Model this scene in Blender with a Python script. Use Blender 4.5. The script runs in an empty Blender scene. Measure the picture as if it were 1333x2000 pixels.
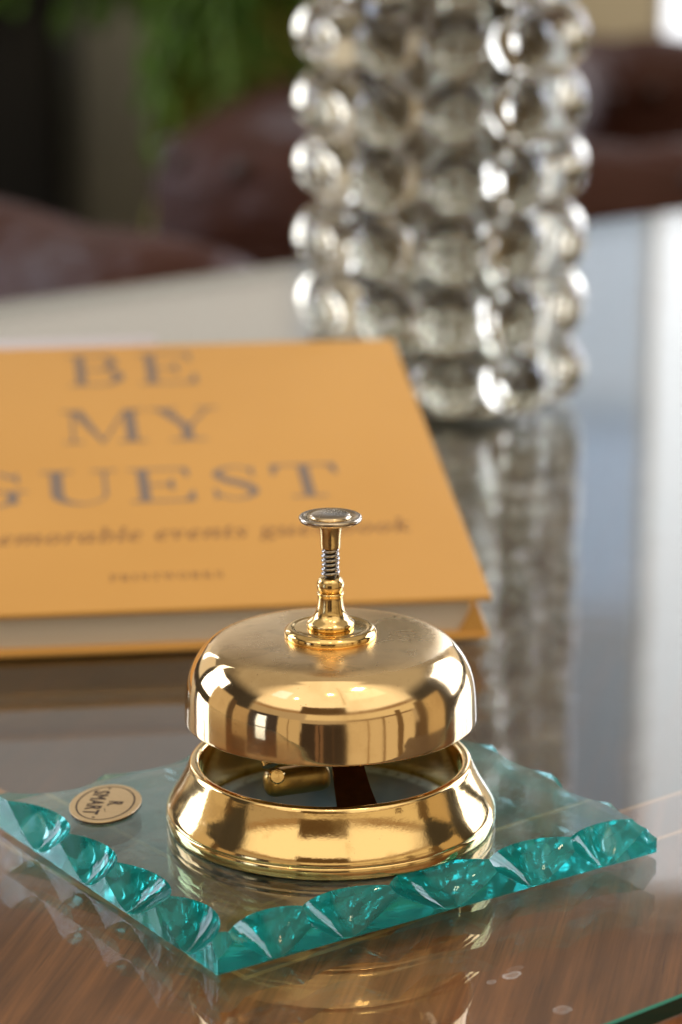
import bpy, bmesh, math, random, json
from mathutils import Vector, Matrix, noise
random.seed(11)
R = math.radians
PI = math.pi
S = bpy.context.scene
C = S.collection
MM = 0.001

# glyph outlines (advance, bezier splines as left/point/right triplets, 1000 = one em)
GLYPHS = json.loads('''{"bB":[659,[[134,0,24,0,24,9,24,17,24,26,58,27,81,35,93,48,105,61,111,86,111,122,111,264,111,407,111,549,111,578,108,599,103,614,98,629,89,639,76,645,63,650,46,653,23,653,23,661,23,670,23,678,125,678,226,678,328,678,503,678,590,626,590,522,590,440,536,389,427,368,558,343,623,286,623,196,623,134,600,86,553,52,506,17,439,0,354,0,244,0],[271,444,271,375,274,375,277,375,280,375,333,375,371,385,392,406,413,426,424,462,424,514,424,559,416,593,401,614,386,635,359,646,322,646,299,646,285,642,280,633,274,624,271,607,271,582,271,513],[307,36,330,36,373,36,404,48,422,73,439,98,448,137,448,191,448,246,436,286,413,309,389,332,349,344,294,344,286,344,279,344,271,344,271,262,271,179,271,97,271,74,275,59,284,50,292,41]]],"bE":[658,[[214,0,21,0,21,8,21,17,21,25,56,25,80,31,93,44,106,57,112,81,112,116,112,260,112,405,112,549,112,592,106,621,93,634,80,647,57,653,24,653,24,661,24,670,24,678,214,678,404,678,594,678,594,611,594,543,594,476,586,476,579,476,571,476,563,538,542,581,507,605,471,629,418,641,345,641,324,641,308,640,298,638,287,635,280,629,277,621,274,612,272,597,272,578,272,507,272,437,272,366,277,366,283,366,288,366,333,366,365,378,386,401,407,424,421,461,429,514,437,514,445,514,453,514,453,401,453,289,453,176,445,176,436,176,428,176,425,216,417,247,407,270,396,293,380,309,359,318,338,327,310,331,276,331,275,331,273,331,272,331,272,254,272,177,272,100,272,75,277,59,286,52,295,45,314,41,343,41,392,41,433,47,467,58,500,69,529,86,552,112,575,137,595,170,612,213,621,213,631,213,640,213,626,142,613,71,599,0,406,0]]],"bM":[944,[[98,0,21,0,21,9,21,17,21,26,54,27,78,34,92,47,105,60,112,83,112,118,112,268,112,419,112,569,112,591,110,608,105,619,100,630,92,639,79,644,65,649,47,652,22,653,22,661,22,670,22,678,106,678,191,678,275,678,341,523,406,367,472,212,538,367,603,523,669,678,752,678,836,678,919,678,919,670,919,661,919,653,887,650,865,643,853,630,840,617,834,595,834,563,834,418,834,272,834,127,834,99,836,78,841,64,846,49,854,39,866,35,878,30,895,27,918,26,918,17,918,9,918,0,808,0,699,0,589,0,589,9,589,17,589,26,613,28,631,32,644,37,657,42,665,52,670,66,675,79,677,99,677,124,677,281,677,437,677,594,594,396,512,198,429,0,420,0,411,0,402,0,320,193,239,386,157,579,157,426,157,272,157,119,157,81,164,56,178,44,192,32,217,26,252,26,252,17,252,9,252,0,175,0]]],"bY":[634,[[263,0,151,0,151,9,151,17,151,26,186,27,209,34,221,47,233,60,239,84,239,120,239,169,239,217,239,266,182,369,126,473,69,576,51,609,35,631,21,639,14,643,8,646,1,648,-6,650,-13,651,-20,652,-20,661,-20,669,-20,678,89,678,199,678,308,678,308,669,308,661,308,652,302,652,297,652,291,652,273,652,259,649,248,644,237,638,232,630,232,620,232,611,236,598,244,583,286,501,328,418,370,336,412,406,454,475,496,545,511,570,519,591,519,607,519,637,494,652,444,652,442,652,441,652,439,652,439,661,439,669,439,678,511,678,582,678,654,678,654,669,654,661,654,652,637,650,622,643,609,632,596,621,583,604,570,583,513,490,456,396,399,303,399,242,399,181,399,120,399,84,405,60,417,47,429,34,453,27,488,26,488,17,488,9,488,0,376,0]]],"bG":[756,[[488,-15,399,-15,327,-15,264,0,211,29,157,58,115,100,86,153,56,206,41,269,41,341,41,410,56,471,86,524,115,577,156,618,208,648,259,678,318,693,383,693,435,693,491,681,550,656,560,651,569,649,577,649,588,649,597,653,604,660,611,667,617,678,624,693,633,693,642,693,651,693,651,615,651,536,651,458,642,458,634,458,625,458,611,499,592,534,569,564,546,594,519,618,490,635,461,652,430,660,398,660,277,660,217,553,217,339,217,234,234,155,268,101,302,46,349,19,410,19,448,19,474,26,489,41,503,55,510,77,510,106,510,134,510,162,510,190,510,221,503,242,490,254,477,265,450,270,410,271,410,279,410,287,410,295,522,295,633,295,745,295,745,287,745,279,745,271,712,270,691,265,680,254,669,243,664,222,664,191,664,142,664,92,664,43,577,4]]],"bU":[733,[[458,-19,369,-19,277,-19,211,1,170,43,129,83,109,146,109,231,109,342,109,453,109,564,109,596,103,618,91,631,78,644,55,651,22,653,22,661,22,670,22,678,134,678,246,678,358,678,358,670,358,661,358,653,333,651,315,648,302,643,289,638,280,630,275,618,271,606,269,588,269,564,269,445,269,327,269,208,269,149,280,105,303,77,325,47,360,33,409,33,526,33,584,101,584,237,584,346,584,454,584,563,584,596,578,618,565,631,552,643,527,650,489,653,489,661,489,670,489,678,561,678,634,678,706,678,706,670,706,661,706,653,675,649,655,641,645,628,634,615,629,593,629,563,629,465,629,368,629,270,629,167,608,93,566,48,523,3]]],"bS":[581,[[73,-16,64,-16,64,68,64,151,64,235,74,235,83,235,93,235,109,162,133,109,166,74,199,39,241,22,293,22,331,22,361,33,383,54,404,75,415,101,415,133,415,177,388,212,335,238,304,253,273,269,242,284,184,313,141,343,115,376,88,409,74,448,74,494,74,535,83,570,100,600,117,629,141,652,172,669,202,686,236,694,275,694,295,694,317,692,342,687,366,682,392,676,420,667,425,666,430,664,434,664,438,663,442,662,446,662,463,662,474,673,477,694,486,694,496,694,505,694,505,621,505,548,505,475,497,475,488,475,480,475,471,512,456,545,437,573,418,601,395,623,370,639,344,654,317,662,289,662,255,662,228,653,208,635,188,617,178,594,178,566,178,540,187,518,204,501,221,484,247,467,281,451,313,436,345,421,377,406,418,387,449,368,473,347,495,326,512,304,521,280,530,256,535,229,535,198,535,155,525,118,505,86,484,54,455,29,418,12,381,-6,337,-15,286,-15,269,-15,253,-14,236,-12,219,-9,203,-5,187,1,170,7,157,11,147,14,136,17,129,18,126,18,115,18,108,15,103,11,98,5,94,-3,91,-16,82,-16]]],"bT":[630,[[254,0,137,0,137,9,137,17,137,26,173,26,198,33,212,46,225,59,232,84,232,120,232,295,232,470,232,645,229,645,225,645,222,645,169,645,128,630,97,601,66,571,48,528,43,473,34,473,25,473,16,473,16,541,16,610,16,678,214,678,413,678,611,678,611,609,611,541,611,472,603,472,594,472,586,472,575,587,513,645,400,645,397,645,395,645,392,645,392,470,392,295,392,120,392,83,398,58,412,45,425,32,450,26,488,26,488,17,488,9,488,0,371,0]]],"bP":[622,[[135,0,23,0,23,9,23,17,23,26,58,27,81,34,93,47,105,60,111,84,111,120,111,268,111,416,111,564,111,596,105,618,93,631,80,644,57,651,24,653,24,661,24,670,24,678,122,678,220,678,318,678,403,678,464,670,500,655,534,640,561,619,580,592,599,565,609,532,609,494,609,437,588,392,546,358,504,323,442,306,360,306,330,306,301,306,271,306,271,244,271,182,271,120,271,84,277,60,289,47,301,34,325,27,360,26,360,17,360,9,360,0,248,0],[271,426,271,342,281,342,290,342,300,342,349,342,384,353,405,376,425,399,435,437,435,490,435,542,427,580,410,605,393,630,363,642,322,642,302,642,289,638,282,631,275,624,271,611,271,593,271,509]]],"bR":[704,[[135,0,23,0,23,9,23,17,23,26,58,27,81,34,93,47,105,60,111,84,111,120,111,268,111,416,111,564,111,596,105,618,93,631,80,644,57,651,24,653,24,661,24,670,24,678,124,678,223,678,323,678,423,678,498,663,547,634,596,605,621,559,621,498,621,415,570,360,469,333,527,247,585,161,643,75,654,58,665,46,674,38,683,30,695,26,712,26,713,26,714,26,715,26,715,17,715,9,715,0,645,0,574,0,504,0,436,105,368,211,300,316,290,316,281,316,271,316,271,251,271,185,271,120,271,84,277,60,289,47,301,34,325,27,360,26,360,17,360,9,360,0,248,0],[271,423,271,348,282,348,292,348,303,348,355,348,393,360,417,385,440,409,452,447,452,500,452,595,413,642,334,642,307,642,290,638,282,629,275,620,271,602,271,574,271,499]]],"bI":[388,[[135,0,20,0,20,9,20,17,20,26,53,29,77,37,91,48,105,59,112,81,112,112,112,267,112,421,112,576,112,607,106,627,94,637,82,646,57,652,20,653,20,661,20,670,20,678,135,678,249,678,364,678,364,670,364,661,364,653,329,652,305,646,292,637,278,627,272,607,272,576,272,422,272,269,272,115,272,94,274,78,279,66,284,54,293,45,307,39,320,33,340,29,366,26,366,17,366,9,366,0,251,0]]],"bN":[735,[[609,-16,600,-16,453,163,306,342,159,521,159,386,159,252,159,117,159,82,165,58,177,46,188,34,212,27,248,26,248,17,248,9,248,0,174,0,101,0,27,0,27,9,27,17,27,26,50,27,68,30,81,35,93,40,101,49,106,62,111,75,113,93,113,117,113,271,113,424,113,578,79,620,59,642,54,645,47,648,38,651,27,653,27,661,27,670,27,678,96,678,164,678,233,678,349,536,466,393,582,251,582,355,582,458,582,562,582,586,580,604,575,617,570,629,562,638,549,643,536,648,518,651,493,653,493,661,493,670,493,678,567,678,640,678,714,678,714,670,714,661,714,653,679,652,656,645,645,633,634,620,628,596,628,561,628,369,628,176,628,-16,619,-16]]],"bW":[910,[[264,-16,254,-16,185,184,117,385,48,585,40,608,32,625,23,636,14,647,-2,652,-23,653,-23,661,-23,670,-23,678,74,678,172,678,269,678,269,670,269,661,269,653,248,652,232,649,223,643,214,637,209,626,209,611,209,597,213,578,220,555,257,446,295,337,332,228,371,327,409,426,448,525,441,548,433,571,426,594,419,617,409,632,398,640,387,647,368,651,341,653,341,661,341,670,341,678,445,678,550,678,654,678,654,670,654,661,654,653,608,653,585,640,585,613,585,605,588,592,594,575,631,466,669,356,706,247,739,348,772,449,805,550,813,574,817,592,817,605,817,622,812,634,801,641,790,648,773,652,749,653,749,661,749,670,749,678,809,678,869,678,929,678,929,670,929,661,929,653,910,650,895,641,885,627,875,613,865,592,856,565,792,371,728,178,664,-16,655,-16,646,-16,637,-16,581,143,526,301,470,460,408,301,345,143,283,-16,273,-16]]],"bO":[782,[[439,-16,388,-16,339,-16,293,-7,251,11,209,29,172,54,141,86,109,118,84,156,67,199,50,242,41,289,41,339,41,389,50,436,67,479,84,522,109,559,141,592,173,624,210,649,254,667,296,685,344,694,395,694,444,694,490,685,532,668,574,650,611,625,642,594,673,562,698,524,716,481,733,438,742,390,742,339,742,289,733,242,716,199,698,156,673,118,641,86,609,54,572,29,529,11,486,-7],[339,18,394,18,508,18,565,125,565,339,565,444,549,524,518,579,486,633,442,660,387,660,273,660,216,553,216,339,216,234,232,155,264,100,296,45]]],"bK":[760,[[136,0,24,0,24,9,24,17,24,26,59,27,82,34,94,47,106,60,112,84,112,120,112,268,112,416,112,564,112,596,106,619,94,632,81,645,58,652,25,653,25,661,25,670,25,678,137,678,249,678,361,678,361,670,361,661,361,653,336,651,318,648,305,643,292,638,284,630,279,618,274,606,272,588,272,564,272,492,272,420,272,348,341,417,409,487,478,556,505,583,519,606,519,623,519,643,490,653,433,653,433,661,433,670,433,678,530,678,626,678,723,678,723,670,723,661,723,653,719,653,714,653,710,653,653,653,587,614,513,537,476,499,440,462,403,424,499,306,594,187,690,69,702,54,714,44,725,37,736,30,752,27,773,26,773,17,773,9,773,0,655,0,536,0,418,0,418,9,418,17,418,26,433,26,445,26,456,27,466,28,474,29,479,31,491,36,497,42,497,51,497,61,488,77,471,98,413,171,355,245,297,318,289,310,280,303,272,295,272,237,272,178,272,120,272,84,278,60,290,47,302,34,326,27,361,26,361,17,361,9,361,0,249,0]]],"ia":[500,[[111,-13,79,-13,47,-13,21,-2,2,21,-18,43,-28,72,-28,109,-28,144,-21,181,-8,219,6,257,25,293,48,327,71,361,96,389,125,411,168,444,209,461,246,461,287,461,311,439,319,395,324,414,330,432,335,451,371,451,406,451,442,451,414,354,387,258,359,161,353,140,348,123,345,110,342,97,340,88,340,83,340,68,345,60,355,60,372,60,395,83,424,130,431,125,439,121,446,116,395,30,344,-13,293,-13,252,-13,231,8,231,51,231,58,232,67,234,78,235,88,238,99,241,112,216,70,191,39,166,18,140,-3],[111,61,138,61,153,61,169,68,184,83,199,98,214,117,227,141,240,165,252,191,263,219,273,247,281,274,287,301,292,327,295,350,295,369,295,402,282,418,256,418,241,418,226,410,210,393,193,375,178,353,163,326,147,299,134,269,123,237,114,212,108,191,104,172,99,153,97,135,97,120,97,81]]],"im":[781,[[594,-12,566,-12,521,-12,499,13,499,62,499,77,503,98,511,126,518,154,529,188,542,229,553,263,565,297,576,331,582,348,585,361,585,368,585,382,579,389,566,389,538,389,508,365,474,318,441,271,407,196,372,92,362,61,352,31,342,0,304,0,265,0,227,0,261,110,294,221,328,331,333,349,336,361,336,368,336,382,330,389,317,389,300,389,283,380,264,363,244,346,224,319,203,283,182,248,163,207,145,160,127,113,111,59,98,0,58,0,19,0,-21,0,7,105,35,209,63,314,68,332,72,347,74,358,76,368,77,375,77,378,77,397,63,406,36,406,33,406,30,406,27,406,26,414,26,423,25,431,83,438,150,448,225,461,208,403,190,346,173,288,210,347,245,391,278,419,311,447,345,461,381,461,431,461,456,436,456,387,456,374,452,352,445,323,477,370,508,405,537,428,566,450,597,461,629,461,679,461,704,436,704,387,704,360,694,315,673,254,657,207,641,160,625,113,624,108,622,103,621,99,620,94,619,89,619,86,619,72,624,65,635,65,645,65,654,72,664,83,669,88,674,95,681,105,687,114,694,124,702,135,709,130,717,125,724,120,696,76,670,43,645,21,620,-1]]],"ie":[401,[[208,-14,130,-14,86,-14,51,0,24,28,-3,56,-16,95,-16,146,-16,182,-8,219,9,256,25,293,46,327,73,358,101,389,130,414,163,433,196,452,229,461,262,461,296,461,323,453,342,436,361,419,371,397,371,369,371,330,350,293,308,259,265,224,202,200,117,185,113,167,111,149,111,131,111,107,117,88,130,74,142,60,159,53,182,53,219,53,255,83,291,142,300,136,310,130,319,124,271,32],[142,287,125,218,156,225,184,238,209,255,234,272,253,293,267,316,281,339,288,363,288,387,288,400,285,411,279,418,272,425,264,428,255,428,233,428,211,410,187,375,162,339]]],"io":[470,[[181,-14,143,-14,97,-14,59,1,30,30,0,59,-15,97,-15,146,-15,183,-7,220,9,257,24,294,45,328,72,359,98,390,127,414,160,433,193,452,226,461,261,461,312,461,352,447,381,419,410,390,424,351,424,302,424,267,417,231,402,194,387,157,366,122,340,91,314,60,284,34,251,15,217,-4],[120,20,154,20,169,20,184,28,199,45,214,62,228,83,241,110,254,137,265,165,275,196,284,227,292,256,298,285,303,314,306,338,306,358,306,405,289,429,256,429,241,429,226,421,211,405,196,389,182,368,169,342,156,315,144,287,135,256,125,225,117,195,112,166,106,136,103,110,103,87,103,42]]],"ir":[388,[[19,0,-21,0,7,105,35,209,63,314,68,332,72,347,74,358,76,368,77,375,77,378,77,397,63,406,36,406,33,406,30,406,27,406,26,414,26,423,25,431,83,438,150,448,225,461,207,401,188,341,170,281,186,312,201,339,215,362,229,385,242,403,255,417,268,431,280,442,293,450,306,457,318,461,331,461,368,461,386,439,386,394,386,373,381,356,371,343,360,330,346,324,328,324,308,324,291,334,277,354,274,357,271,359,268,359,249,359,222,326,189,260,172,227,156,188,141,145,126,102,111,53,98,0,58,0]]],"ib":[480,[[169,-14,114,-14,92,-14,71,-11,51,-5,31,1,15,9,2,18,-11,27,-17,37,-17,46,-17,54,-15,64,-11,77,34,237,78,398,123,558,131,586,135,604,135,613,135,626,131,634,125,639,118,643,105,645,88,645,83,645,77,645,72,645,72,654,72,663,72,672,103,674,136,678,171,683,206,688,242,693,281,700,251,593,222,486,192,379,232,434,276,461,325,461,357,461,383,450,403,427,423,403,433,371,433,329,433,294,426,257,412,220,397,183,378,148,353,115,328,82,299,56,267,34,220,2],[115,22,136,22,154,22,172,29,189,43,206,56,222,74,237,97,252,120,265,145,276,172,287,199,296,227,303,255,309,283,312,309,312,332,312,351,308,366,300,377,291,387,280,392,266,392,240,392,218,377,199,346,190,331,181,311,172,288,163,265,153,237,144,206,134,172,124,137,114,103,107,79,104,61,104,49,104,31]]],"il":[258,[[88,-14,59,-14,36,-14,18,-8,5,5,-9,18,-15,36,-15,59,-15,70,-14,81,-12,92,-9,102,-6,114,-3,126,36,268,76,411,115,553,124,587,129,608,129,617,129,636,115,645,87,645,84,645,81,645,78,645,78,653,77,662,77,670,151,679,216,689,272,700,221,509,169,319,118,128,116,121,114,112,112,103,109,93,108,85,108,80,108,67,113,61,124,61,141,61,164,85,195,132,202,127,208,122,215,117,188,72,162,39,139,18,115,-3]]],"iv":[423,[[78,-14,71,-14,71,3,71,21,71,38,71,117,70,181,68,232,65,282,62,318,57,341,48,388,31,410,8,408,5,408,1,407,-2,407,-2,416,-3,424,-3,433,46,442,95,452,144,461,154,461,163,432,171,374,179,316,183,250,183,175,183,161,183,146,183,132,204,155,223,177,238,197,253,217,266,235,275,251,294,284,304,306,304,317,304,329,297,343,282,358,267,373,260,388,260,403,260,420,266,434,277,445,288,456,302,461,319,461,336,461,351,455,362,443,373,431,378,415,378,395,378,357,359,308,321,249,282,190,224,120,145,40,128,22,110,5,93,-13,86,-13]]],"in":[532,[[345,-14,317,-14,272,-14,250,11,250,61,250,76,254,97,261,125,268,153,279,187,293,228,305,262,316,296,328,330,333,347,336,360,336,367,336,381,330,388,317,388,282,388,244,353,203,283,182,248,163,207,145,160,127,113,111,59,98,0,58,0,19,0,-21,0,7,105,35,209,63,314,68,332,72,347,74,358,76,368,77,375,77,378,77,397,63,406,36,406,33,406,30,406,27,406,26,414,26,423,25,431,83,438,150,448,225,461,208,403,190,346,173,288,210,347,245,391,278,419,311,447,345,461,381,461,431,461,456,436,456,386,456,375,454,359,449,337,444,314,435,286,424,253,388,145,370,89,370,85,370,71,376,64,387,64,396,64,406,70,416,82,425,93,438,111,453,134,460,129,468,124,475,119,446,75,420,42,396,20,371,-3]]],"it":[275,[[76,-14,45,-14,0,-14,-23,10,-23,58,-23,63,-22,70,-22,78,-21,86,-19,95,-16,104,12,205,39,306,67,407,51,407,35,407,19,407,19,419,19,430,19,442,90,467,150,517,200,592,214,592,227,592,241,592,227,544,213,495,199,447,225,447,252,447,278,447,274,434,271,420,267,407,241,407,214,407,188,407,163,322,139,238,114,153,110,138,107,125,104,114,101,103,100,93,100,84,100,69,105,61,115,61,130,61,156,88,191,141,199,136,206,131,214,126,186,80,159,45,132,22,104,-2]]],"is":[376,[[164,-14,135,-14,111,-14,80,-7,42,7,36,10,29,11,22,11,9,11,-2,4,-10,-10,-19,-9,-27,-7,-36,-6,-27,50,-19,106,-10,162,0,160,9,159,19,157,25,66,59,21,121,21,159,21,178,40,178,78,178,89,175,102,170,115,164,128,154,142,141,158,128,174,115,190,102,206,83,231,68,254,58,276,47,298,42,319,42,339,42,374,54,403,80,426,105,449,135,460,172,460,198,460,230,454,267,443,270,442,274,442,277,441,280,440,283,439,286,439,300,439,310,445,316,457,325,457,333,457,342,457,335,406,327,356,320,305,311,306,303,307,294,308,280,389,248,429,199,429,183,429,170,424,160,415,149,405,144,393,144,380,144,358,158,332,184,301,195,288,206,275,217,262,228,249,237,235,246,222,257,205,266,189,273,173,280,156,283,139,283,122,283,97,277,74,264,53,251,32,234,16,212,4,189,-8]]],"ig":[444,[[160,-207,115,-207,54,-207,7,-197,-27,-177,-60,-156,-76,-130,-76,-99,-76,-74,-66,-54,-46,-38,-25,-21,6,-6,49,8,14,29,-4,52,-4,76,-4,93,3,109,18,124,32,139,54,154,85,170,60,185,42,202,31,219,19,236,13,257,13,281,13,313,23,343,42,370,60,397,86,419,118,436,150,453,185,461,222,461,275,461,322,445,363,412,392,412,421,412,450,412,448,398,447,384,445,370,426,370,408,370,389,370,390,365,391,359,392,353,393,347,393,341,393,335,393,301,383,271,364,244,344,216,318,195,285,179,252,163,216,155,176,155,159,155,141,156,124,158,107,147,98,136,98,125,98,112,111,101,139,94,156,89,177,83,201,75,225,67,248,58,271,48,293,37,309,25,321,13,338,-6,347,-28,347,-54,347,-84,337,-110,317,-134,297,-157,270,-175,235,-188,200,-201],[143,186,173,186,190,186,207,195,223,212,238,229,251,252,261,280,270,307,275,336,275,367,275,408,261,428,232,428,214,428,197,419,181,400,165,381,152,358,143,330,133,302,128,273,128,244,128,205],[93,-174,126,-174,161,-174,189,-167,210,-152,231,-137,241,-119,241,-98,241,-77,229,-60,206,-48,183,-36,144,-22,90,-6,37,-30,11,-59,11,-92,11,-115,22,-135,44,-151,66,-166]]],"iu":[532,[[104,-14,69,-14,18,-14,-7,11,-7,61,-7,72,-4,89,1,112,5,134,13,161,22,194,33,234,45,274,56,314,65,345,69,366,69,378,69,397,55,406,28,406,25,406,22,406,19,406,19,414,18,423,18,431,45,434,76,438,109,444,142,449,178,454,217,461,185,346,152,232,120,117,115,102,113,90,113,79,113,66,119,59,132,59,166,59,205,96,248,169,291,242,326,335,351,448,391,448,430,448,470,448,405,211,373,90,373,85,373,80,375,76,378,72,381,67,384,65,389,65,398,65,407,71,417,83,422,88,428,95,435,104,441,113,448,123,456,135,463,130,471,125,478,120,449,76,423,43,399,20,374,-3,348,-14,320,-14,299,-14,283,-7,271,6,258,19,252,37,252,60,252,67,258,98,270,153,235,96,202,54,170,27,138,0]]],"ik":[481,[[351,-14,304,-14,272,-14,247,0,229,29,211,58,194,119,178,214,166,205,155,196,143,187,127,125,110,62,94,0,53,0,13,0,-28,0,22,186,72,371,122,557,127,573,130,586,132,595,133,604,134,609,134,612,134,625,131,633,124,638,116,642,104,644,87,644,82,644,76,644,71,644,71,653,71,662,71,671,98,672,129,676,164,681,198,685,236,692,279,700,239,548,198,397,158,245,189,268,215,289,236,306,257,323,273,337,284,348,306,369,317,386,317,398,317,409,313,416,306,419,299,422,286,425,269,426,269,435,269,443,269,452,337,452,405,452,473,452,473,443,473,435,473,426,464,425,456,423,447,421,438,418,430,415,423,411,416,407,400,396,376,378,352,359,320,333,281,300,287,257,293,221,299,191,305,160,311,136,316,118,327,81,341,62,358,62,376,62,394,83,412,124,420,120,427,117,435,113,395,28]]],"sS":[458,[[399,606,399,643,351,675,299,691,247,691,122,691,40,620,40,509,40,322,335,306,335,165,335,127,300,79,224,79,157,79,94,114,44,178,44,137,44,95,44,54,101,11,161,-9,235,-9,345,-9,426,69,426,176,426,393,131,391,131,522,131,570,176,603,239,603,285,603,341,587,399,532,399,569]]],"sM":[781,[[709,455,709,682,679,682,648,682,618,682,542,589,467,495,391,402,316,495,240,589,165,682,134,682,104,682,73,682,73,455,73,227,73,0,106,0,138,0,171,0,171,177,171,354,171,531,172,531,172,531,173,531,243,443,313,355,383,267,388,267,394,267,399,267,469,355,539,443,609,531,610,531,610,531,611,531,611,354,611,177,611,0,644,0,676,0,709,0,709,227]]],"sA":[667,[[464,457,362,686,339,686,316,686,293,686,195,457,98,229,0,0,33,0,67,0,100,0,129,67,157,134,186,201,283,201,379,201,476,201,506,134,537,67,567,0,600,0,634,0,667,0,565,229],[292,454,326,536,363,454,399,371,436,289,365,289,295,289,224,289,258,371]]],"sR":[604,[[134,682,77,682,77,455,77,227,77,0,110,0,142,0,175,0,175,99,175,197,175,296,189,296,202,296,216,296,266,296,307,280,397,140,427,93,457,47,487,0,526,0,565,0,604,0,557,65,540,88,511,135,459,220,421,283,359,324,432,353,473,412,473,491,473,609,387,682,249,682,192,682],[175,527,175,598,196,598,217,598,238,598,333,598,371,559,372,495,373,438,343,384,238,384,217,384,196,384,175,384,175,455]]],"sT":[604,[[587,653,587,682,397,682,207,682,17,682,17,653,17,623,17,594,96,594,174,594,253,594,253,396,253,198,253,0,286,0,318,0,351,0,351,198,351,396,351,594,430,594,508,594,587,594,587,623]]]}''')

# ------------------------------------------------------------------ helpers
def link(name, me, parent=None, mats=()):
    o = bpy.data.objects.new(name, me)
    C.objects.link(o)
    for m in mats:
        if me is not None:
            me.materials.append(m)
    if parent is not None:
        o.parent = parent
    return o

def thing(name, label, cat, loc=(0, 0, 0), rot=(0, 0, 0), group=None):
    o = bpy.data.objects.new(name, None)
    C.objects.link(o)
    o.empty_display_size = 0.02
    o.location = loc
    o.rotation_euler = rot
    o['label'] = label
    o['category'] = cat
    if group:
        o['group'] = group
    return o

def bm_obj(name, bm, mat, parent=None, smooth=True, sharp=None):
    bmesh.ops.recalc_face_normals(bm, faces=bm.faces)
    me = bpy.data.meshes.new(name)
    bm.to_mesh(me)
    bm.free()
    mats = mat if isinstance(mat, (list, tuple)) else [mat]
    o = link(name, me, parent, mats)
    if smooth:
        me.polygons.foreach_set('use_smooth', [True] * len(me.polygons))
        if sharp:
            me.set_sharp_from_angle(angle=R(sharp))
    return o

def catmull(pts, n=6):
    out = []
    m = len(pts)
    for i in range(m - 1):
        p0 = pts[max(i - 1, 0)]; p1 = pts[i]; p2 = pts[i + 1]; p3 = pts[min(i + 2, m - 1)]
        for k in range(n):
            t = k / n
            q = []
            for a, b, c, d in zip(p0, p1, p2, p3):
                q.append(0.5 * (2 * b + (c - a) * t + (2 * a - 5 * b + 4 * c - d) * t * t + (3 * b - a - 3 * c + d) * t ** 3))
            out.append(tuple(q))
    out.append(tuple(pts[-1]))
    return out

def lathe(bm, prof, seg=192, scale=MM, closed=False):
    """prof: list of (r, z)"""
    rings = []
    for r, z in prof:
        if r < 1e-4:
            rings.append([bm.verts.new((0, 0, z * scale))])
        else:
            rings.append([bm.verts.new((r * scale * math.cos(2 * PI * k / seg), r * scale * math.sin(2 * PI * k / seg), z * scale)) for k in range(seg)])
    pairs = list(zip(rings[:-1], rings[1:]))
    if closed:
        pairs.append((rings[-1], rings[0]))
    for a, b in pairs:
        for k in range(seg):
            k2 = (k + 1) % seg
            if len(a) == 1 and len(b) == 1:
                break
            if len(a) == 1:
                bm.faces.new((a[0], b[k2], b[k]))
            elif len(b) == 1:
                bm.faces.new((a[k], a[k2], b[0]))
            else:
                bm.faces.new((a[k], a[k2], b[k2], b[k]))

def tube(bm, path, rad, seg=12, cap=True):
    """sweep a circle of radius rad (number or list) along path"""
    n = len(path)
    P = [Vector(p) for p in path]
    rr = rad if isinstance(rad, (list, tuple)) else [rad] * n
    rings = []
    up = Vector((0, 0, 1))
    prev = None
    for i in range(n):
        t = (P[min(i + 1, n - 1)] - P[max(i - 1, 0)]).normalized()
        if prev is None:
            a = t.cross(up)
            if a.length < 1e-3:
                a = t.cross(Vector((1, 0, 0)))
            a.normalize()
        else:
            a = (prev - t * prev.dot(t)).normalized()
        prev = a
        b = t.cross(a)
        rings.append([bm.verts.new(P[i] + (a * math.cos(2 * PI * k / seg) + b * math.sin(2 * PI * k / seg)) * rr[i]) for k in range(seg)])
    for a, b in zip(rings[:-1], rings[1:]):
        for k in range(seg):
            bm.faces.new((a[k], a[(k + 1) % seg], b[(k + 1) % seg], b[k]))
    if cap:
        bm.faces.new(rings[0][::-1])
        bm.faces.new(rings[-1])

def box(bm, x0, x1, y0, y1, z0, z1, bev=0.0, seg=2):
    vs = [bm.verts.new(p) for p in ((x0, y0, z0), (x1, y0, z0), (x1, y1, z0), (x0, y1, z0), (x0, y0, z1), (x1, y0, z1), (x1, y1, z1), (x0, y1, z1))]
    fs = [bm.faces.new([vs[i] for i in f]) for f in ((3, 2, 1, 0), (4, 5, 6, 7), (0, 1, 5, 4), (1, 2, 6, 5), (2, 3, 7, 6), (3, 0, 4, 7))]
    if bev > 0:
        es = {e for f in fs for e in f.edges}
        bmesh.ops.bevel(bm, geom=list(es), offset=bev, segments=seg, profile=0.5, affect='EDGES', clamp_overlap=True)

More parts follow.
